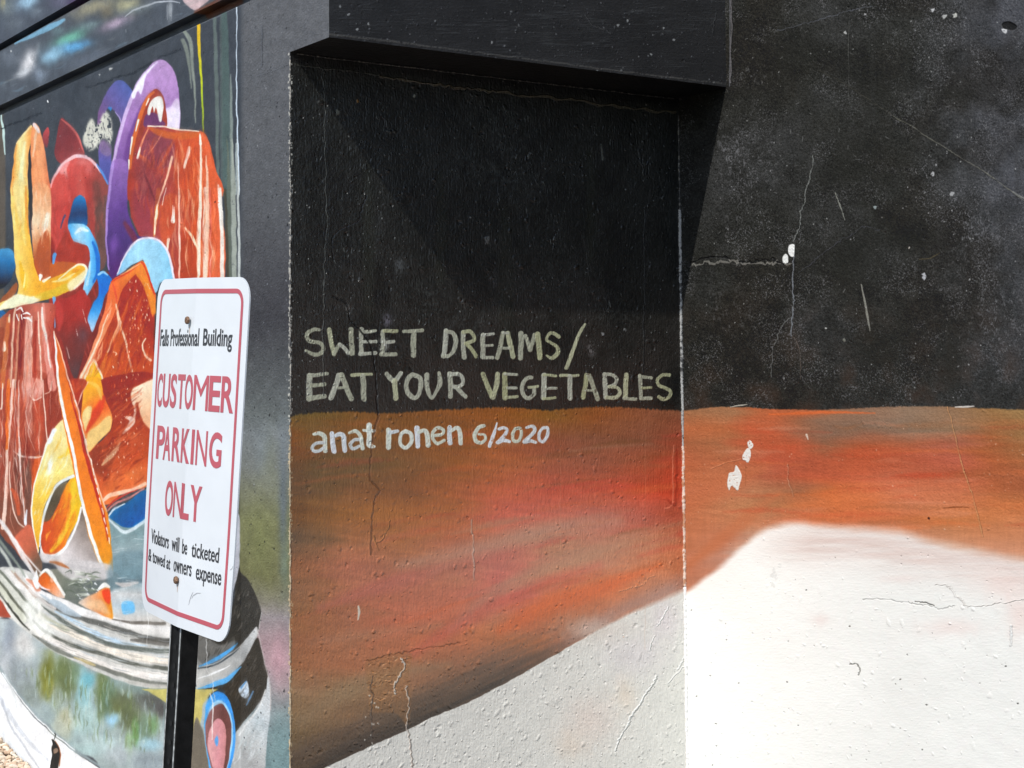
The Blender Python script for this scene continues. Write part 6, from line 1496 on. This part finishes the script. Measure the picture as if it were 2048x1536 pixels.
# foot of the post
dv = s2w_flat(0, -1) - s2w_flat(0, 0)
top = s2w_flat(0, 0)
kf = (zb - .02 - top[2]) / dv[2]
foot = top + dv * kf
sign = empty('parking_sign', tuple(foot), 'white customer parking sign with red lettering on a leaning black post before the mural', 'sign')

def rrect(w, h, r, n=8):
    out = []
    for cx, cy, a0 in ((w / 2 - r, h / 2 - r, 0), (-w / 2 + r, h / 2 - r, 90), (-w / 2 + r, -h / 2 + r, 180), (w / 2 - r, -h / 2 + r, 270)):
        for i in range(n + 1):
            a = math.radians(a0 + 90 * i / n); out.append((cx + r * math.cos(a), cy + r * math.sin(a)))
    return out

def flat_bm(loops_outer, loops_inner=None):
    """fill an outline (optionally with an inner outline as hole) in sign u,v and cut it at the fold"""
    bm = bmesh.new()
    vo = [bm.verts.new((x, y, 0)) for x, y in loops_outer]
    if loops_inner:
        vi = [bm.verts.new((x, y, 0)) for x, y in loops_inner]
        n = len(vo)
        for i in range(n):
            bm.faces.new((vo[i], vo[(i + 1) % n], vi[(i + 1) % n], vi[i]))
    else:
        bm.faces.new(vo)
    return bm

def cut_fold(bm, xs=(CU - .0012, CU + .0012)):
    for x in xs:
        g_ = list(bm.verts) + list(bm.edges) + list(bm.faces)
        bmesh.ops.bisect_plane(bm, geom=g_, plane_co=(x, 0, 0), plane_no=(1, 0, 0), dist=1e-6)

def to_sign(bm, name, mat, parent, w0, thick, warp=True):
    """extrude a flat u,v mesh by thick (away from reader) starting at w0 and place it"""
    cut_fold(bm)
    me0 = bpy.data.meshes.new(name); bm.to_mesh(me0); bm.free()
    n = len(me0.vertices)
    base = [(v.co.x, v.co.y) for v in me0.vertices]
    polys = [list(p.vertices) for p in me0.polygons]
    ec = {}
    for p in polys:
        for a, b in zip(p, p[1:] + p[:1]): ec[(a, b)] = 1
    V = [s2w(x, y, w0 + sway(x, y)) for x, y in base] + [s2w(x, y, w0 + thick + sway(x, y)) for x, y in base]
    Fc = [p for p in polys] + [[i + n for i in reversed(p)] for p in polys]
    for (a, b) in ec:
        if (b, a) not in ec: Fc.append([b, a, a + n, b + n])
    me = mesh(name, V, Fc)
    bpy.data.meshes.remove(me0)
    return link(name, me, mat, parent)

def sway(u, v):                 # the sheet is a little dished along its lower left and upper right
    a = max(0.0, -(v + .10)) * max(0.0, abs(u - CU)) * .10
    return -a if u > CU else a

def enamel(name, c, rough=.35):
    m, t, b = nodes(name)
    tc = t.nodes.new('ShaderNodeTexCoord'); n = t.nodes.new('ShaderNodeTexNoise'); n.inputs['Scale'].default_value = 9; n.inputs['Detail'].default_value = 7
    t.links.new(tc.outputs['Object'], n.inputs['Vector'])
    r = t.nodes.new('ShaderNodeValToRGB'); r.color_ramp.elements[0].position = .3; r.color_ramp.elements[1].position = .7
    r.color_ramp.elements[0].color = (*[v * .93 for v in c], 1); r.color_ramp.elements[1].color = (*c, 1)
    t.links.new(n.outputs['Fac'], r.inputs[0]); t.links.new(r.outputs[0], b.inputs['Base Color'])
    b.inputs['Roughness'].default_value = rough; b.inputs['Specular IOR Level'].default_value = .4
    n2 = t.nodes.new('ShaderNodeTexNoise'); n2.inputs['Scale'].default_value = 14; n2.inputs['Detail'].default_value = 2
    t.links.new(tc.outputs['Object'], n2.inputs['Vector'])
    bp = t.nodes.new('ShaderNodeBump'); bp.inputs['Strength'].default_value = .15; bp.inputs['Distance'].default_value = .01
    t.links.new(n2.outputs['Fac'], bp.inputs['Height']); t.links.new(bp.outputs[0], b.inputs['Normal'])
    return m
M_WHT = enamel('white_sign_enamel', (.64, .67, .70))
M_RED = enamel('faded_red_print', (.44, .085, .11), .45)
M_INK = enamel('black_print', (.035, .035, .04), .45)

panel_bm = flat_bm(rrect(SW, SH, .030))
def dice(bm, axis, vals):
    for v in vals:
        co = (v, 0, 0) if axis == 0 else (0, v, 0); no = (1, 0, 0) if axis == 0 else (0, 1, 0)
        bmesh.ops.bisect_plane(bm, geom=list(bm.verts) + list(bm.edges) + list(bm.faces), plane_co=co, plane_no=no, dist=1e-6)
VL = [-.2, -.17, -.14, -.11, -.08]; UL = [-.12, -.08, -.04, .04, .08, .12]
dice(panel_bm, 1, VL); dice(panel_bm, 0, UL)
panel = to_sign(panel_bm, 'sign_panel', M_WHT, sign, 0, .0020)
inset = .0145; bw = .0058
bd = flat_bm(rrect(SW - 2 * inset, SH - 2 * inset, .020), rrect(SW - 2 * inset - 2 * bw, SH - 2 * inset - 2 * bw, .014))
dice(bd, 1, VL); dice(bd, 0, UL)
to_sign(bd, 'red_border', M_RED, panel, -.0005, .0003)

# lettering: heavy condensed capitals built from strokes, small type from the default face
def text_bm(txt, bold=0.0, sp=1.0):
    cu = bpy.data.curves.new('lettering', 'FONT'); cu.body = txt; cu.resolution_u = 6
    cu.offset = bold; cu.space_character = sp; cu.fill_mode = 'BOTH'
    ob = bpy.data.objects.new('lettering_tmp', cu); COL.objects.link(ob)
    dg = bpy.context.evaluated_depsgraph_get()
    me = bpy.data.meshes.new_from_object(ob.evaluated_get(dg))
    bpy.data.objects.remove(ob); bpy.data.curves.remove(cu)
    bm = bmesh.new(); bm.from_mesh(me); bpy.data.meshes.remove(me)
    bmesh.ops.dissolve_limit(bm, angle_limit=.001, verts=bm.verts, edges=bm.edges)
    bmesh.ops.triangulate(bm, faces=bm.faces)
    return bm

def put_text(txt, u0, u1, v0, v1, mat, bold, name='lettering', sp=1.0, ref=None, slant=0.0):
    """fit txt so that its box spans u0..u1 and ref glyph height spans v0..v1"""
    u0 = max(u0, -SW / 2 + inset + bw + .0035)
    bm = text_bm(txt, bold, sp)
    xs = [v.co.x for v in bm.verts]
    if ref:
        rb = text_bm(ref, bold); ys_ = [v.co.y for v in rb.verts]; rb.free()
    else:
        ys_ = [v.co.y for v in bm.verts]
    x0, x1, y0, y1 = min(xs), max(xs), min(ys_), max(ys_)
    for v in bm.verts:
        uu = u0 + (v.co.x - x0) / (x1 - x0) * (u1 - u0)
        v.co = (uu, v0 + (v.co.y - y0) / (y1 - y0) * (v1 - v0) + slant * (uu - u0), 0)
    dice(bm, 1, VL)
    o = to_sign(bm, name, mat, panel, -.0005, .0003)
    return o
# positions are read in the sign's own plane from sightings
def w2s_fit(px, py):
    # intersect sight ray with the (folded) sheet
    d = ray(px, py)
    best = None
    for right in (True, False):
        if right: Pn = RS @ np.array([0, 0, 1.0]); P0_ = tv
        else:
            cb, sb = math.cos(BEND), math.sin(BEND)
            Pn = RS @ np.array([-sb, 0, cb]); P0_ = RS @ np.array([CU, 0, 0]) + tv
        dc = np.array([(px - HX) / F, (HY - py) / F, 1.0])
        t = (Pn @ P0_) / (Pn @ dc)
        q = RS.T @ (dc * t - tv)
        if right and q[0] >= CU: return q[0], q[1]
        if not right:
            return CU + (q[0] - CU) / math.cos(BEND), q[1]

def line(txt, pl, pr, hl, mat, bold, ref, sp=1.0):
    """pl, pr: sighted baseline ends, hl: sighted top at left end"""
    a = w2s_fit(*pl); b = w2s_fit(*pr); c = w2s_fit(*hl)
    print(txt, [round(float(k), 3) for k in (*a, *b, *c)])
    return put_text(txt, a[0], b[0], a[1], c[1], mat, bold, 'lettering', sp, ref, (b[1] - a[1]) / (b[0] - a[0]))
line('Falls', (320, 692), (337, 692), (322, 659), M_INK, .012, 'F')
line('Professional', (341, 692), (397.5, 692), (343, 658), M_INK, .012, 'P')
line('Building', (406, 691), (464, 693), (408, 657), M_INK, .016, 'B')
def letters(txt, spans, top, base, bold):
    # spans: sighted left/right of every capital; top/base: sighted line ends ((x, y), (x, y))
    for ch, (l, r) in zip(txt, spans):
        ly = lambda ln, x: ln[0][1] + (ln[1][1] - ln[0][1]) * (x - ln[0][0]) / (ln[1][0] - ln[0][0])
        a = w2s_fit(l, ly(base, l)); b = w2s_fit(r, ly(base, r)); c = w2s_fit(l, ly(top, l))
        u0, u1 = a[0], b[0]
        o = put_text(ch, u0, u1, a[1], c[1], M_RED, 0.0 if ch in 'MN' else bold, 'letter', 1.0, None, (b[1] - a[1]) / (b[0] - a[0]))
letters('CUSTOMER', [(310.5, 323), (324.5, 338), (339.5, 351.5), (353.5, 368), (368.5, 384), (385.5, 415), (416.5, 439), (441, 466)], ((310, 746), (466, 753)), ((310, 813), (466, 827)), .020)
letters('PARKING', [(312, 328), (325.5, 340), (343, 359.5), (361, 378), (381, 386.5), (390.5, 412.5), (417, 441.5)], ((312, 850), (441, 865)), ((312, 917), (441, 938)), .020)
letters('ONLY', [(329, 344), (345.5, 363), (362.5, 377), (378, 401)], ((329, 959), (401, 973)), ((329, 1030), (401, 1046)), .020)
line('Violators', (302, 1085), (337, 1098), (301, 1056), M_INK, .008, 'V')
line('will', (343, 1100), (358, 1105), (343, 1070), M_INK, .008, 'l')
line('be', (364, 1107), (374, 1110), (364, 1077), M_INK, .008, 'b')
line('ticketed', (383, 1113), (438, 1126), (383, 1083), M_INK, .010, 'k')
line('& towed at', (294, 1120), (340, 1140), (294, 1095), M_INK, .008, 'd')
line('owners', (347, 1142), (383, 1153), (347, 1111), M_INK, .008, 'd')
line('expense', (392, 1158), (443, 1171), (392, 1126), M_INK, .010, 'd')

# bolts
M_RUST = plain('rusty_bolt_steel', (.22, .13, .08), .6, metal=.5, nscale=300, namp=.5, bump=.4, bscale=500)
def bolt(px, py):
    u, v = w2s_fit(px, py)
    bm = bmesh.new()
    rings = ((.0042, -.0008), (.0050, -.0012), (.0053, -.0026), (.0046, -.0040), (.0028, -.0048))
    V, Fc = [], []; n = 14
    for r, w_ in rings:
        for i in range(n):
            a = 2 * math.pi * i / n
            V.append(s2w_flat(u + r * math.cos(a), v + r * 1.0 * math.sin(a), w_))
    for k in range(len(rings) - 1):
        for i in range(n): Fc.append((k * n + i, k * n + (i + 1) % n, (k + 1) * n + (i + 1) % n, (k + 1) * n + i))
    Fc.append([4 * n + i for i in range(n)])
    bm.free()
    link('bolt', mesh('bolt', V, Fc, smooth_=True), M_RUST, sign)
    return u, v
bolts = [bolt(380.5, 641), bolt(356, 1160)]
# rust runs below the bolts: thin stains printed on the panel
M_STAIN = plain('rust_stain', (.52, .36, .25), .5)
for (u, v), L in zip(bolts, (.016, .010)):
    bm = flat_bm([(u - .0008, v - .006), (u + .0010, v - .006), (u + .0005, v - .006 - L), (u - .0001, v - .006 - L)])
    to_sign(bm, 'rust_stain', M_STAIN, panel, -.0004, .0002)
# scuffs on the panel
M_SCUF = plain('grey_scuff', (.38, .39, .41), .6)
def scuff(pts, w):
    P = [w2s_fit(*p) for p in pts]
    A, Bq = [], []
    for i, (x, y) in enumerate(P):
        x2, y2 = P[min(i + 1, len(P) - 1)]; x1, y1 = P[max(i - 1, 0)]
        dx, dy = x2 - x1, y2 - y1; l = math.hypot(dx, dy) + 1e-9
        ww = w * (.25 if i in (0, len(P) - 1) else 1) / 2
        A.append((x - dy / l * ww, y + dx / l * ww)); Bq.append((x + dy / l * ww, y - dx / l * ww))
    bm = flat_bm(A + Bq[::-1])
    to_sign(bm, 'scuff', M_SCUF, panel, -.0004, .0002)
scuff([(403, 1186), (395, 1186), (387, 1191), (384, 1197)], .0010)
scuff([(387, 1184), (383, 1192), (380, 1201), (378, 1210)], .0010)
scuff([(461, 1140), (465, 1137), (467, 1132)], .0009)

# channel post behind the panel, down to the ground
M_POST = plain('black_post_enamel', (.006, .006, .006), .45, spec=.22, nscale=60, namp=.5, bump=.06, bscale=90)
M_EDGE = plain('post_edge_highlight', (.30, .31, .31), .4, spec=.5, nscale=120, namp=.5)  # highlight along the post edges, put into the colour
def post():
    # hat-section channel (u, w): web towards the reader, flanges returned
    cx = CU - .021
    pf = [(-.021, .004), (-.0195, .0025), (-.0165, .0025), (-.0150, .0045), (.0120, .0045), (.0135, .0025), (.0175, .0025), (.0190, .004), (.0200, .030), (.0175, .030), (.0165, .0075), (-.0180, .0075), (-.0190, .030), (-.0210, .030)]
    pf = [(a * .88, b * .9 + .0072) for a, b in pf]
    vt = .2180; vb = -(float(np.linalg.norm(foot - top)) + .25)
    n = 46; V, Fc, mi = [], [], []
    for j in range(n + 1):
        v = vt + (vb - vt) * j / n
        for u, w_ in pf: V.append(s2w_flat(cx + u, v, w_))
    k = len(pf)
    for j in range(n):
        for i in range(k):
            Fc.append((j * k + i, j * k + (i + 1) % k, (j + 1) * k + (i + 1) % k, (j + 1) * k + i)); mi.append(1 if i in (1, 5) else 0)
    Fc += [list(range(k)), [n * k + i for i in reversed(range(k))]]; mi += [0, 0]
    link('post', mesh('post', V, Fc, mi=mi), [M_POST, M_EDGE], sign)
    # punched holes down the web
    v = vt - .02; i = 0
    hv, hf = [], []
    while v > vb + .3:
        m_ = 10
        for q in range(m_):
            a = 2 * math.pi * q / m_
            hv.append(s2w_flat(cx - .0015 + .0042 * math.cos(a), v + .0042 * math.sin(a), .0105))
        hf.append([i * m_ + q for q in range(m_)])
        hv_in = None
        v -= .0254; i += 1
    ho = link('punched_holes', mesh('punched_holes', hv, hf), plain('hole_dark', (.004, .004, .004), .9), sign)
    ho['kind'] = 'stuff'
post()
print('triangles', sum(len(p.vertices) - 2 for o in SC.objects if o.type == 'MESH' for p in o.data.polygons))
